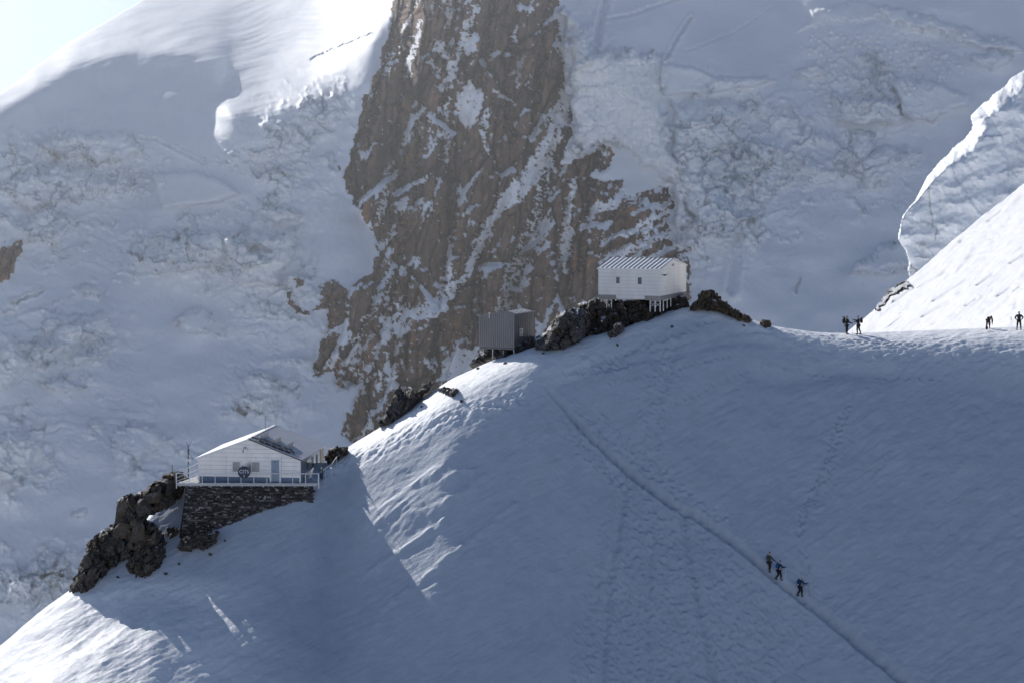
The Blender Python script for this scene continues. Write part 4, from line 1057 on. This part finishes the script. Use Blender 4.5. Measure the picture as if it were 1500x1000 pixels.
# masts
ma = empty('antenna_mast', at(276, 700, 268), 0, 'dark antenna mast with small side arms left of the lower hut', 'antenna')
MB().tube((0, 0, -1), (0, 0, 3.1), .05).build('mast', BLACKM, ma)
for a_, b_, r_ in (((0, 0, 2.4), (.5, 0, 1.75), .02), ((0, 0, 2.95), (.35, 0, 3.5), .016), ((0, 0, 2.95), (-.18, 0, 3.4), .016), ((-.05, 0, 2.6), (.12, 0, 2.6), .05)): MB().tube(a_, b_, r_).build('side_arm', BLACKM, ma)
for a_, b_ in (((0, 0, 1.7), (.14, .1, .2)), ((.05, 0, 1.2), (.16, .1, .14)), ((.2, 0, 2.1), (.2, .06, .05)), ((.2, 0, 1.62), (.26, .06, .06))): MB().box(a_, b_).build('instrument', STEEL, ma)
mk = empty('marker_pole', at(252.5, 698, 266), 0, 'thin dark pole on the rock left of the terrace', 'pole')
MB().tube((0, 0, -.6), (0, 0, 1.05), .025).box((0, 0, 1.05), (.14, .05, .06)).build('pole', BLACKM, mk)
# tripod thing on the terrace
tp = empty('viewing_scope', at(428, 706, 263.9), 0, 'small dark spotting scope on a post on the terrace', 'telescope')
MB().tube((0, 0, 0), (0, 0, .95), .035).build('post', BLACKM, tp)
MB().tube((-.3, 0, .82), (.12, 0, 1.08), .05, .07, 8).build('tube', BLACKM, tp)
MB().tube((0, 0, .45), (-.35, 0, .25), .02).tube((0, 0, .6), (.12, 0, .1), .02).build('brace', BLACKM, tp)

# ---- stone wall under the terrace: courses of individual stones over a dark core
rw = random.Random(5)
wall0 = at(262, 709.5, 263.3)
sw = empty('stone_wall', wall0, -R(1.0), 'tall dry stone retaining wall of dark blocks under the terrace', 'stone wall')
mpp = 263.3 / F
tl, tr_ = (272 - 262) * mpp, (458.5 - 262) * mpp
Hw = 6.6
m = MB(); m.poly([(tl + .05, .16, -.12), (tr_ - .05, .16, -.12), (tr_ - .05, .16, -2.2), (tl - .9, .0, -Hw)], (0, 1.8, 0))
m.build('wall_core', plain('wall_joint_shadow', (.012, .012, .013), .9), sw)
stone, nt, b = M('stacked_dark_stone')
gi = N(nt, 'ShaderNodeNewGeometry'); nn1 = noise(nt, 5., 6, .6)
c = ramp(nt, gi.outputs['Random Per Island'], [(0., (.012, .012, .013)), (.4, (.034, .033, .033)), (.66, (.07, .066, .062)), (.88, (.15, .142, .135)), (1., (.30, .29, .28))])
c = mixc(nt, ramp(nt, nn1, [(.35, .55), (.6, 0.)]), c, (.03, .029, .028)); L(nt, c, b.inputs['Base Color']); b.inputs['Roughness'].default_value = .85; bump(nt, nn1, b, .7, .05)
m = MB(); z = -.1
while z > -Hw:
    h = rw.uniform(.08, .20)
    f_ = -z / Hw
    x = tl - .95 * f_ * f_ - .05
    xe = tr_ - (0 if z > -2.2 else (-z - 2.2) * 1.9)
    while x < xe:
        w = rw.uniform(.12, .50) * (1 if h > .13 else .8)
        g = bmesh.ops.create_cube(m.bm, size=1, matrix=Matrix.Translation((x + w / 2, .12 - .16 * f_ + rw.uniform(-.07, .05), z - h / 2)) @ Euler((rw.uniform(-.12, .12), rw.uniform(-.06, .06), rw.uniform(-.15, .15))).to_matrix().to_4x4() @ Matrix.Diagonal((w * .95, .34, h * .93, 1)))
        for v_ in g['verts']: v_.co += Vector((rw.uniform(-.045, .045), rw.uniform(-.05, .05), rw.uniform(-.035, .035)))
        x += w
    z -= h
m.build('stone_courses', stone, sw)

# ---- upper white hut on stilts: long side towards us, gable to the right. origin: front right foot of the wall
WB, LB_, HB, RB = 6.25, 7.8, 2.55, .80
pB = at(967, 434, 275.2)
hutB = empty('mountain_hut', pB, -R(21.7), 'white board hut standing on stilts on the highest rock of the ridge', 'mountain hut')
m = MB().b(-WB, -.0, 0, .12, 0, HB).b(-4.45, -1.55, .002, .118, -.36, -.003); m.build('front_wall', SIDING_B, hutB)
m = MB(); m.poly([(0, .122, 0), (0, LB_, 0), (0, LB_, HB), (0, LB_ / 2, HB + RB - .04), (0, .122, HB - .0)], (-.12, 0, 0)); m.build('gable_wall', SIDING_W, hutB)
m = MB(); m.poly([(-WB + .002, .122, 0), (-WB + .002, LB_, 0), (-WB + .002, LB_, HB), (-WB + .002, LB_ / 2, HB + RB - .04), (-WB + .002, .122, HB)], (.12, 0, 0)); m.build('gable_wall', SIDING_B, hutB)
MB().b(-WB + .13, -.13, LB_ - .12, LB_ - .002, 0, HB).build('back_wall', SIDING_B, hutB)
MB().b(-WB, 0, .003, LB_, -.10, -.004).build('floor', WOOD, hutB)
for side in (0, 1):
    y0 = -.12 if side == 0 else LB_ + .12
    z0 = HB - .02; ym = LB_ / 2 + (-.0 if side == 0 else .001)
    m = MB(); m.poly([(-WB - .1, y0, z0), (.08, y0, z0), (.08, ym, HB + RB), (-WB - .1, ym, HB + RB)], (0, 0, .06))
    o = m.build('roof_slope', ROOFW, hutB); o['label'] = 'roof slope with strips of snow between dark seams'
    m = MB()
    for k in range(15):
        x = -WB - .06 + k * (WB + .1) / 14
        m.poly([(x - .042, y0 - .01, z0 + .065), (x + .042, y0 - .01, z0 + .065), (x + .042, ym, HB + RB + .065), (x - .042, ym, HB + RB + .065)], (0, 0, .05))
    m.build('roof_seam', SEAM, o)
MB().b(-WB - .1, .08, -.15, -.122, HB - .1, HB + .03).build('gutter', WHITE, hutB)
m = MB()
m.poly([(.09, -.1, HB - .06), (.09, LB_ / 2, HB + RB - .02), (.09, LB_ / 2, HB + RB + .1), (.09, -.1, HB + .06)], (.025, 0, 0)).poly([(.09, LB_ + .1, HB - .06), (.09, LB_ + .1, HB + .06), (.09, LB_ / 2 + .002, HB + RB + .1), (.09, LB_ / 2 + .002, HB + RB - .02)], (.025, 0, 0))
m.build('barge_board', WHITE, hutB)
MB().b(-.06, .02, -.02, .14, 0.01, HB - .12).build('corner_trim', WHITE, hutB)
MB().b(-.04, .02, LB_ - .12, LB_ + .02, 0.01, HB - .05).build('corner_trim', WHITE, hutB)
window(hutB, -4.42, -4.07, 1.12, 1.74, 0, GLASS, WHITE, .07)
window(hutB, -2.24, -1.84, 1.08, 1.74, 0, GLASS, WHITE, .07)
MB().b(.0, .03, 3.45, 4.05, HB + .12, HB + .36).build('gable_vent', SHUT, hutB)
MB().tube((.0, .55, 1.98), (.32, .55, 1.98), .035).box((.3, .55, 1.98), (.22, .2, .12)).tube((.3, .55, 2.0), (.55, .7, 2.05), .02).build('wall_lamp', BLACKM, hutB)
# foundation beams
MB().b(-WB + .1, -4.5, .0, LB_ - .2, -.42, -.104).build('foundation_beam', WOOD, hutB)
MB().b(-1.5, .03, .01, LB_ - .01, -.42, -.104).build('foundation_beam', WOOD, hutB)
def stilts(xs, y, zb, braces=True):
    for x in xs: MB().tube((x, y, -.42), (x, y, zb), .045, .045, 6).build('stilt', WHITE, hutB)
    m = MB()
    for a, b in zip(xs[:-1], xs[1:]):
        m.tube((a, y + .05, -.62), (b, y + .05, zb + .45), .022, n=5).tube((b, y + .07, -.62), (a, y + .07, zb + .45), .022, n=5)
    m.tube((xs[0], y, -.5), (xs[-1], y, -.5), .03, n=5)
    m.build('cross_brace', WHITE, hutB)
stilts([-6.0, -5.45, -4.95], .15, -1.95)
stilts([-1.05, -.55, -.04], .15, -1.5)
for y, zb in ((1.2, -1.5), (2.3, -1.3), (3.4, -1.2), (4.8, -.9), (6.2, -.8), (7.5, -.75)): MB().tube((-.08, y, -.42), (-.08, y, zb), .045).build('stilt', WHITE, hutB)
for y, zb in ((3., -1.9), (6., -1.6)): MB().tube((-5.9, y, -.42), (-5.9, y, zb), .05).build('stilt', WHITE, hutB)

# ---- grey metal cabin
WC, LC = 3.75, 4.9
pC = at(753.5, 509, 274.5)
hutC = empty('mountain_hut', pC, -R(24), 'small windowless grey metal cabin with ribbed cladding perched on the ridge edge', 'mountain hut')
hl, ha, hr, ua = 2.80, 3.35, 3.12, -.30 * WC
m = MB(); m.poly([(-WC, 0, 0), (0, 0, 0), (0, 0, hr), (ua, 0, ha), (-WC, 0, hl)], (0, .08, 0)); fw = m.build('front_wall', GREYMETAL, hutC)
m = MB()
n_ = 17
for k in range(n_ + 1):
    x = -WC + k * WC / n_
    top = hl + (ha - hl) * (x + WC) / (ua + WC) if x < ua else ha + (hr - ha) * (x - ua) / (-ua)
    m.b(x - .018, x + .018, -.04, -.002, .02, top - .03)
m.build('cladding_rib', GREYDARK, fw)
rwall = MB().b(-.08, -.002, .082, LC, 0, hr).build('side_wall', GREYMETAL, hutC)
m = MB()
for k in range(12): m.b(.0, .035, .1 + k * (LC - .2) / 11 - .016, .1 + k * (LC - .2) / 11 + .016, .02, hr - .05)
m.build('cladding_rib', GREYDARK, rwall)
MB().b(-WC + .002, -WC + .08, .082, LC, 0, hl).build('side_wall', GREYMETAL, hutC)
bk = MB(); bk.poly([(-WC + .081, LC - .08, 0), (-.081, LC - .08, 0), (-.081, LC - .08, hr), (ua, LC - .08, ha), (-WC + .081, LC - .08, hl)], (0, .07, 0)); bk.build('back_wall', GREYMETAL, hutC)
m = MB(); m.poly([(ua + .001, -.06, ha + .0), (.1, -.06, hr - .03), (.1, LC + .06, hr - .03), (ua + .001, LC + .06, ha)], (0, 0, .07)); o = m.build('roof_slope', GREYMETAL, hutC)
m = MB()
for k in range(8):
    y = -.02 + k * (LC + .0) / 7; m.tube((ua + .02, y, ha + .085), (.1, y, hr + .055), .03, n=4)
m.build('roof_seam', GREYDARK, o)
m = MB()
for k in range(5):
    y = .65 + k * .72; m.poly([(ua + .12, y, ha + .045), (-.02, y, hr + .058), (-.02, y + .45, hr + .058), (ua + .12, y + .45, ha + .045)], (0, 0, .02))
m.build('snow_strip', ROOFW, o)
m = MB(); m.poly([(-WC - .08, -.06, hl - .01), (ua, -.06, ha), (ua, LC + .06, ha), (-WC - .08, LC + .06, hl - .01)], (0, 0, .07)); m.build('roof_slope', GREYMETAL, hutC)
pl = MB().b(.036, .05, 1.15, 1.95, .98, 1.72).build('notice_board', WHITE, hutC)
MB().b(.051, .056, 1.25, 1.6, 1.38, 1.62).b(.051, .056, 1.25, 1.85, 1.1, 1.2).build('notice_print', SHUT, pl)
MB().tube((-2.55, -.12, hl - .1), (-2.55, -.12, hl + .42), .04).box((-2.55, -.12, hl + .42), (.16, .12, .08)).build('vent_pipe', STEEL, hutC)
MB().b(-WC + .15, -.02, .02, .16, -.22, -.003).b(-.2, -.02, .165, LC - .1, -.2, -.004).build('base_frame', GREYDARK, hutC)
for x, y, zb in ((-3.3, .1, -1.0), (-2.3, .1, -1.1), (-1.2, .1, -1.2), (-.1, .1, -1.2), (-.1, 2.4, -1.0), (-.1, 4.6, -.8)): MB().tube((x, y, -.2), (x, y, zb), .04).build('stilt', STEEL, hutC)

# ================================================================== 6. people
def skin_mesh(name, joints, bones, mat, parent, sub=1, extra=None):
    """one continuous surface grown over connected joints with a radius each"""
    keys = list(joints); ix = {k: i for i, k in enumerate(keys)}
    me = bpy.data.meshes.new(name); me.from_pydata([joints[k][0] for k in keys], [(ix[a], ix[b]) for a, b in bones], [])
    o = bpy.data.objects.new(name, me); C.objects.link(o)
    md = o.modifiers.new('skin', 'SKIN'); md.use_smooth_shade = True
    sv = me.skin_vertices[0].data if me.skin_vertices else None
    for k, i in ix.items():
        r = joints[k][1]; sv[i].radius = (r, r) if not isinstance(r, tuple) else r; sv[i].use_root = (i == 0)
    o.modifiers.new('sub', 'SUBSURF').levels = sub; o.modifiers['sub'].render_levels = sub
    bpy.context.view_layer.update()
    ev = o.evaluated_get(bpy.context.evaluated_depsgraph_get())
    m2 = bpy.data.meshes.new_from_object(ev); m2.name = name
    bpy.data.objects.remove(o); bpy.data.meshes.remove(me)
    if extra:
        bm = bmesh.new(); bm.from_mesh(m2); extra(bm); bm.to_mesh(m2); bm.free()
    for p in m2.polygons: p.use_smooth = True
    m2.materials.clear(); m2.materials.append(mat)
    r = bpy.data.objects.new(name, m2); C.objects.link(r); r.parent = parent
    return r
def V3(*a): return Vector(a)
SKIN = plain('skin', (.42, .27, .2), .6)
def cloth(n, c): return plain(n, c, .85, 0, .2, 9.)
def person(px, py, heading, label, pose, jc, tc, hat, gloves, D=None, bend=0., h=1.76):
    """heading: degrees, 0 faces away from us, 90 faces right. local +Y is forwards"""
    if D is None:
        k, _ = ground(px, py); p = (float(XX[k]), float(YY[k]), float(ZZ[k]))
    else: p = at(px, py, D)
    root = empty('person', p, -R(heading), label, 'person')
    s = h / 1.76
    J = {}
    pel = V3(0, 0, .93 - pose.get('crouch', 0)); b = R(bend)
    up = V3(0, math.sin(b), math.cos(b)); fw = V3(0, math.cos(b), -math.sin(b)); rt = V3(1, 0, 0)
    def T(x, y, z): return pel + rt * x + fw * y + up * z
    che = T(0, .01, .42); nk = T(0, .0, .56); 
    hb = R(bend * .6 + pose.get('nod', 8)); hup = V3(0, math.sin(hb), math.cos(hb)); hfw = V3(0, math.cos(hb), -math.sin(hb))
    skull = nk + hup * .14
    J['pel'] = (pel, (.15, .115)); J['waist'] = (T(0, 0, .2), (.135, .105)); J['che'] = (che, (.165, .12)); J['neck'] = (nk, .058)
    bones = [('pel', 'waist'), ('waist', 'che'), ('che', 'neck')]
    J['chin'] = (skull + hup * -.04 + hfw * .025, .072); J['head'] = (skull + hup * .045, .092); J['crown'] = (skull + hup * .10 + hfw * -.008, .072)
    bones += [('neck', 'chin'), ('chin', 'head'), ('head', 'crown')]
    pts = {}
    for sd, S in (('l', -1), ('r', 1)):
        sh = T(S * .185, 0, .46); el, wr = pose['arm_' + sd]
        el = sh + V3(*el); wr = el + V3(*wr)
        if pose.get('mirror_arm'): pass
        dirh = (wr - el).normalized(); ha_ = wr + dirh * .08
        J['sh' + sd] = (sh, .062); J['el' + sd] = (el, .047); J['wr' + sd] = (wr, .036); J['ha' + sd] = (ha_, .042)
        bones += [('che', 'sh' + sd), ('sh' + sd, 'el' + sd), ('el' + sd, 'wr' + sd), ('wr' + sd, 'ha' + sd)]
        hp = pel + V3(S * .1, 0, -.06); kn, an = pose['leg_' + sd]
        kn = pel + V3(S * .11 + kn[0], kn[1], kn[2]); an = kn + V3(*an)
        J['hp' + sd] = (hp, .095); J['kn' + sd] = (kn, .06); J['an' + sd] = (an, .045); J['to' + sd] = (an + V3(S * .02, .15, -.05), .042)
        bones += [('pel', 'hp' + sd), ('hp' + sd, 'kn' + sd), ('kn' + sd, 'an' + sd), ('an' + sd, 'to' + sd)]
        pts[sd] = (sh, el, wr, ha_, hp, kn, an, dirh)
    def face_and_fingers(bm):
        def blob(c, r, sc=(1, 1, 1), q=None):
            bmesh.ops.create_uvsphere(bm, u_segments=8, v_segments=6, radius=r, matrix=Matrix.LocRotScale(c, None, Vector(sc)))
        def cap(a, b_, r):
            d = b_ - a
            bmesh.ops.create_cone(bm, cap_ends=True, segments=6, radius1=r, radius2=r * .8, depth=d.length, matrix=Matrix.Translation((a + b_) / 2) @ d.to_track_quat('Z', 'Y').to_matrix().to_4x4())
        cf = skull + hup * .03
        blob(cf + hfw * .098 + hup * -.022, .016, (.8, 1.2, 1.3))
        for S in (-1, 1):
            blob(cf + hfw * .082 + rt * (S * .032) + hup * .01, .011); blob(cf + rt * (S * .09) + hup * -.01, .026, (.4, .8, 1.2))
        blob(cf + hfw * .084 + hup * -.058, .02, (1.3, .5, .4))
        for sd, S in (('l', -1), ('r', 1)):
            ha_, d = pts[sd][3], pts[sd][7]
            side = d.cross(V3(0, 0, 1)); side = side.normalized() if side.length > .1 else V3(1, 0, 0); pal = side.cross(d).normalized()
            for k, ln in enumerate((.035, .043, .040, .031)):
                a = ha_ + side * ((k - 1.5) * .021) + d * .03; b_ = a + d * ln * .8 - pal * .012; c_ = b_ + d * ln * .3 - pal * ln * .8
                cap(a, b_, .0095); cap(b_, c_, .0085)
            a = ha_ + side * (S * .035) - d * .02; cap(a, a + side * (S * .02) + d * .04 - pal * .02, .011)
    skin_mesh('body', J, bones, SKIN, root, 1, face_and_fingers)
    # jacket
    def grow(keys, g): return {k: (J[k][0], tuple(r + g for r in J[k][1]) if isinstance(J[k][1], tuple) else J[k][1] + g) for k in keys}
    jk = grow(['waist', 'pel', 'che', 'shl', 'shr', 'ell', 'elr', 'wrl', 'wrr'], .036); jk['pel'] = (pel + V3(0, 0, .0), (.195, .16)); jk['coll'] = (nk + hup * -.03, .085)
    jo = skin_mesh('jacket', jk, [('waist', 'pel'), ('waist', 'che'), ('che', 'coll'), ('che', 'shl'), ('che', 'shr'), ('shl', 'ell'), ('shr', 'elr'), ('ell', 'wrl'), ('elr', 'wrr')], jc, root)
    tk = grow(['pel', 'hpl', 'hpr', 'knl', 'knr', 'anl', 'anr'], .032); tk['anl'] = (J['anl'][0] + V3(0, 0, .04), .062); tk['anr'] = (J['anr'][0] + V3(0, 0, .04), .062)
    skin_mesh('trousers', tk, [('pel', 'hpl'), ('pel', 'hpr'), ('hpl', 'knl'), ('hpr', 'knr'), ('knl', 'anl'), ('knr', 'anr')], tc, root)
    for sd in 'lr':
        an = pts[sd][6]
        bk_ = {'an': (an + V3(0, 0, .06), .066), 'he': (an + V3(0, -.03, -.03), .07), 'mi': (an + V3(0, .07, -.04), .072), 'to': (an + V3(0, .19, -.05), .066)}
        skin_mesh('boot', bk_, [('he', 'an'), ('he', 'mi'), ('mi', 'to')], BOOT, root)
        gl = {'w': (pts[sd][2], .045), 'h': (pts[sd][3], .05), 'f': (pts[sd][3] + pts[sd][7] * .05, .042)}
        skin_mesh('glove', gl, [('w', 'h'), ('h', 'f')], gloves, root)
    ht = {'a': (skull + hup * .055, .104), 'b': (skull + hup * .115 + hfw * -.01, .085), 'c': (skull + hup * .15, .03)}
    skin_mesh('hat', ht, [('a', 'b'), ('b', 'c')], hat, root)
    root.scale = (s, s, s)
    bpy.context.view_layer.update()
    wm = Matrix.LocRotScale(Vector(p), Euler((0, 0, -R(heading))), Vector((s, s, s)))
    frame = dict(root=root, wm=wm, che=che, up=up, fw=fw, rt=rt, hands={k: pts[k][3] for k in 'lr'}, p=p, heading=heading)
    return frame
BOOT = plain('black_boot_leather', (.015, .015, .017), .6)
BLK = cloth('black_cloth', (.014, .015, .02)); NAVY = cloth('dark_navy_cloth', (.02, .03, .055)); BLUE = cloth('blue_cloth', (.015, .08, .24)); GREYC = cloth('grey_olive_cloth', (.07, .072, .07))
DKBLUE = cloth('dark_blue_cloth', (.015, .045, .12)); BRN = cloth('dark_brown_cloth', (.03, .025, .022)); RED = cloth('rust_cloth', (.25, .07, .03)); PALE = plain('pale_helmet', (.6, .6, .58), .4); ORG = cloth('tan_cloth', (.28, .2, .12))

def backpack(fr, label, col, col2, w=.32, d=.24, h=.52, roll=None, extra_top=None, dz=0.):
    loc = fr['wm'] @ (fr['che'] - fr['fw'] * (.13 + d / 2) - fr['up'] * (.08 + dz))
    root = empty('backpack', loc, -R(fr['heading']), label, 'backpack')
    up, fw = fr['up'], fr['fw']
    q = Matrix((fr['rt'], fw, up)).transposed()
    J = {'a': (q @ V3(0, 0, -h * .42), (w * .48, d * .42)), 'b': (q @ V3(0, -.02, -h * .1), (w * .54, d * .54)), 'c': (q @ V3(0, -.01, h * .25), (w * .5, d * .5)), 'd': (q @ V3(0, .0, h * .45), (w * .36, d * .4))}
    skin_mesh('pack_body', J, [('b', 'a'), ('b', 'c'), ('c', 'd')], col, root)
    J = {'a': (q @ V3(-.02, 0, h * .5), (w * .42, d * .45)), 'b': (q @ V3(.02, .02, h * .58), (w * .36, d * .4))}
    skin_mesh('lid', J, [('a', 'b')], col2, root)
    m = MB()
    for S in (-1, 1):
        a = q @ V3(S * .1, d * .5, h * .4); b = q @ V3(S * .13, d * .5 + .26, h * .3); c = q @ V3(S * .15, d * .5 + .24, -h * .1); e = q @ V3(S * .15, d * .45, -h * .35)
        m.tube(a, b, .02).tube(b, c, .02).tube(c, e, .018)
    m.build('strap', col2, root)
    if roll:
        MB().tube(q @ V3(-w * .6, -.02, h * .62), q @ V3(w * .6, -.02, h * .62), .07, n=10).build('mat_roll', roll, root)
    return root
def pole_in_hand(fr, hand, tip, label, col=None, length=None, group=None):
    h = fr['wm'] @ fr['hands'][hand]
    root = empty('trekking_pole', h, 0, label, 'trekking pole', group)
    t = Vector(tip) - h
    u = t.normalized()
    MB().tube(V3(0, 0, 0) + u * .1, t, .013, .009, 6).build('shaft', col or STEEL, root)
    MB().tube(-u * .10, u * .1, .02, .017, 8).build('grip', BLACKM, root)
    MB().tube(t - u * .10, t - u * .085, .045, n=10).build('basket', BLACKM, root)
    return root

walk1 = dict(arm_l=((-.06, .10, -.27), (.02, .2, -.13)), arm_r=((.12, .14, -.24), (.08, .18, -.14)), leg_l=((0, .12, -.42), (0, -.06, -.40)), leg_r=((0, .02, -.44), (0, -.10, -.40)))
walk2 = dict(arm_l=((-.05, .08, -.27), (.02, .2, -.12)), arm_r=((.1, .14, -.22), (.04, .24, .02)), leg_l=((0, .03, -.43), (0, -.28, -.33)), leg_r=((0, .16, -.41), (0, .0, -.43)))
walk3 = dict(arm_l=((-.05, .08, -.27), (.02, .2, -.12)), arm_r=((.1, .16, -.2), (.05, .25, .0)), leg_l=((0, -.0, -.43), (0, -.22, -.36)), leg_r=((0, .12, -.42), (0, -.02, -.42)))
stand = dict(arm_l=((-.07, .06, -.27), (.02, .16, -.18)), arm_r=((.08, .16, -.24), (.04, .24, -.06)), leg_l=((-.01, .02, -.43), (0, -.02, -.42)), leg_r=((.01, .03, -.43), (0, -.02, -.42)))
PG = 'trekking poles of the roped walkers'
def foot_off(fr, dx, dy):
    x, y = fr['p'][0] + dx, fr['p'][1] + dy
    return (x, y, gz(x, y) + .02)
f = person(1127.5, 838, 55, 'walker in grey at the rear of the three on the track', walk1, GREYC, BRN, BLK, BLK, h=1.82)
backpack(f, 'grey backpack on the rearmost walker of the three', GREYC, BRN, .3, .2, .46)
pole_in_hand(f, 'r', foot_off(f, 1.0, -.1), 'thin pole held by the rearmost walker of the three on the track')
f = person(1141.5, 850, 65, 'walker with bright blue backpack in the middle of the three on the track', walk2, NAVY, BLK, BLK, BLK, h=1.78, bend=8)
backpack(f, 'bright blue backpack on the middle walker of the three', BLUE, BLUE, .34, .26, .54)
pole_in_hand(f, 'r', foot_off(f, .5, -.1), 'thin pole held out by the middle walker of the three')
f = person(1171.5, 874, 70, 'walker in dark blue with pale helmet leading the three down the track', walk3, DKBLUE, BLK, PALE, BLK, h=1.78, bend=10)
backpack(f, 'dark blue backpack on the leading walker of the three', DKBLUE, NAVY, .34, .26, .5)
pole_in_hand(f, 'r', foot_off(f, .85, -.1), 'thin pole held out by the leading walker of the three', RED)

def on_crest(px, off=0):
    j = int(np.argmin(np.abs(PX[20, :] - px))); 
    return j
def ground_crest(px, py): return ground(px, py)[1]
f1 = person(1240, 489.5, 75, 'climber with large dark pack on the saddle, left one of the pair', stand, BLK, BLK, BLK, BLK, h=1.74)
backpack(f1, 'large dark backpack on the left climber of the pair on the saddle', BLK, NAVY, .38, .34, .62, BLK)
pole_in_hand(f1, 'r', (f1['p'][0] + .55, f1['p'][1] - .05, gz(f1['p'][0] + .55, f1['p'][1] - .05)), 'thin pole held by the left climber of the pair')
face_l = dict(arm_l=((-.14, .16, -.08), (.0, .24, .10)), arm_r=((.12, .10, -.24), (.0, .24, .0)), leg_l=((-.0, .12, -.42), (0, -.06, -.42)), leg_r=((0, -.06, -.43), (.02, -.16, -.40)))
f2 = person(1257.5, 489.8, -75, 'climber facing left with dark brown pack, right one of the pair on the saddle', face_l, BLK, BLK, BLK, BLK, h=1.8)
backpack(f2, 'dark brown backpack on the right climber of the pair on the saddle', BRN, BRN, .36, .3, .5, None)
bendp = dict(arm_l=((-.02, .10, -.27), (.03, .05, -.26)), arm_r=((.02, .10, -.27), (-.03, .05, -.26)), leg_l=((-.03, .08, -.40), (-.02, -.1, -.40)), leg_r=((.03, .08, -.40), (.02, -.1, -.40)), crouch=.06, nod=40)
f3 = person(1447, 481.5, 165, 'person in brown bending over a pack on the saddle', bendp, BRN, BRN, BRN, BRN, bend=62, h=1.82)
# the pack on the snow he bends over
k, g = ground(1444.5, 484)
r_ = empty('backpack', (g[0], g[1] - .25, gz(g[0], g[1] - .25)), 0, 'dark backpack standing on the snow in front of the bending person', 'backpack')
skin_mesh('pack_body', {'a': (V3(0, 0, .1), (.17, .13)), 'b': (V3(.02, 0, .3), (.18, .14)), 'c': (V3(.03, .02, .5), (.13, .11))}, [('b', 'a'), ('b', 'c')], BLK, r_)
skin_mesh('lid', {'a': (V3(.03, .02, .54), (.14, .11)), 'b': (V3(.05, .02, .6), (.11, .09))}, [('a', 'b')], BRN, r_)
hips = dict(arm_l=((-.2, -.06, -.20), (.12, .12, -.16)), arm_r=((.2, -.06, -.20), (-.12, .12, -.16)), leg_l=((-.04, .02, -.43), (-.03, -.02, -.42)), leg_r=((.04, .02, -.43), (.03, -.02, -.42)), nod=25)
f4 = person(1492.5, 483.5, 8, 'person in dark clothes standing hands on hips at the right edge', hips, NAVY, BRN, BLK, BLK, bend=6, h=1.8)
backpack(f4, 'small dark backpack worn by the person standing hands on hips', NAVY, BLK, .3, .22, .46)
k, g = ground(1481, 484)
mp_ = empty('trekking_pole', (g[0], g[1], g[2]), 0, 'thin pole stuck upright in the snow left of the person with hands on hips', 'trekking pole')
MB().tube((0, 0, -.2), (0, 0, 1.05), .014).build('shaft', STEEL, mp_)
MB().tube((0, 0, 1.0), (0, 0, 1.32), .03, n=8).build('grip', BLACKM, mp_)

# thin morning haze filling the basin between the ridge and the mountain
hz = bpy.data.materials.new('haze'); hz.use_nodes = True; nt = hz.node_tree; nt.nodes.clear()
vo = nt.nodes.new('ShaderNodeVolumeScatter'); vo.inputs['Color'].default_value = (.93, .965, 1, 1); vo.inputs['Density'].default_value = .00052; vo.inputs['Anisotropy'].default_value = .72
oo = nt.nodes.new('ShaderNodeOutputMaterial'); nt.links.new(vo.outputs[0], oo.inputs['Volume'])
haze = MB().b(-900, 900, 425, 1500, -140, 130).build('haze', hz); tag(haze, kind='structure')

# ================================================================== 7. light, sky, camera
AZ, EL = 32., 26.5                                  # sun stands behind the mountain, to the left
sv = Vector((-math.sin(R(AZ)) * math.cos(R(EL)), math.cos(R(AZ)) * math.cos(R(EL)), math.sin(R(EL))))
ld = bpy.data.lights.new('sun', 'SUN'); ld.energy = 5.0; ld.angle = R(.53); ld.color = (1, .965, .92)
lo = bpy.data.objects.new('sun', ld); C.objects.link(lo); lo.rotation_euler = (-sv).to_track_quat('-Z', 'Y').to_euler()
w = bpy.data.worlds.new('World'); bpy.context.scene.world = w; w.use_nodes = True
nt = w.node_tree; bg = nt.nodes['Background']; sky = nt.nodes.new('ShaderNodeTexSky'); sky.sky_type = 'NISHITA'; sky.sun_disc = False
sky.sun_elevation = R(EL); sky.sun_rotation = R(-AZ); sky.altitude = 3000; sky.air_density = 1.0; sky.dust_density = 3.4; sky.ozone_density = 1.0
tcw = nt.nodes.new('ShaderNodeTexCoord'); va = nt.nodes.new('ShaderNodeVectorMath'); va.operation = 'ADD'; va.inputs[1].default_value = (0, 0, .13)
vn = nt.nodes.new('ShaderNodeVectorMath'); vn.operation = 'NORMALIZE'
nt.links.new(tcw.outputs['Generated'], va.inputs[0]); nt.links.new(va.outputs[0], vn.inputs[0]); nt.links.new(vn.outputs[0], sky.inputs[0])
nt.links.new(sky.outputs[0], bg.inputs[0]); bg.inputs[1].default_value = .128
cam = bpy.data.cameras.new('camera'); cam.sensor_width = 36; cam.lens = 36 * F / 1500; cam.clip_start = 1; cam.clip_end = 20000
co = bpy.data.objects.new('camera', cam); C.objects.link(co); co.rotation_euler = (R(90) - PITCH, 0, 0)
sc_ = bpy.context.scene; sc_.camera = co
sc_.view_settings.view_transform = 'Standard'; sc_.view_settings.look = 'None'; sc_.view_settings.exposure = 0
sc_.cycles.max_bounces = 8; sc_.cycles.diffuse_bounces = 7
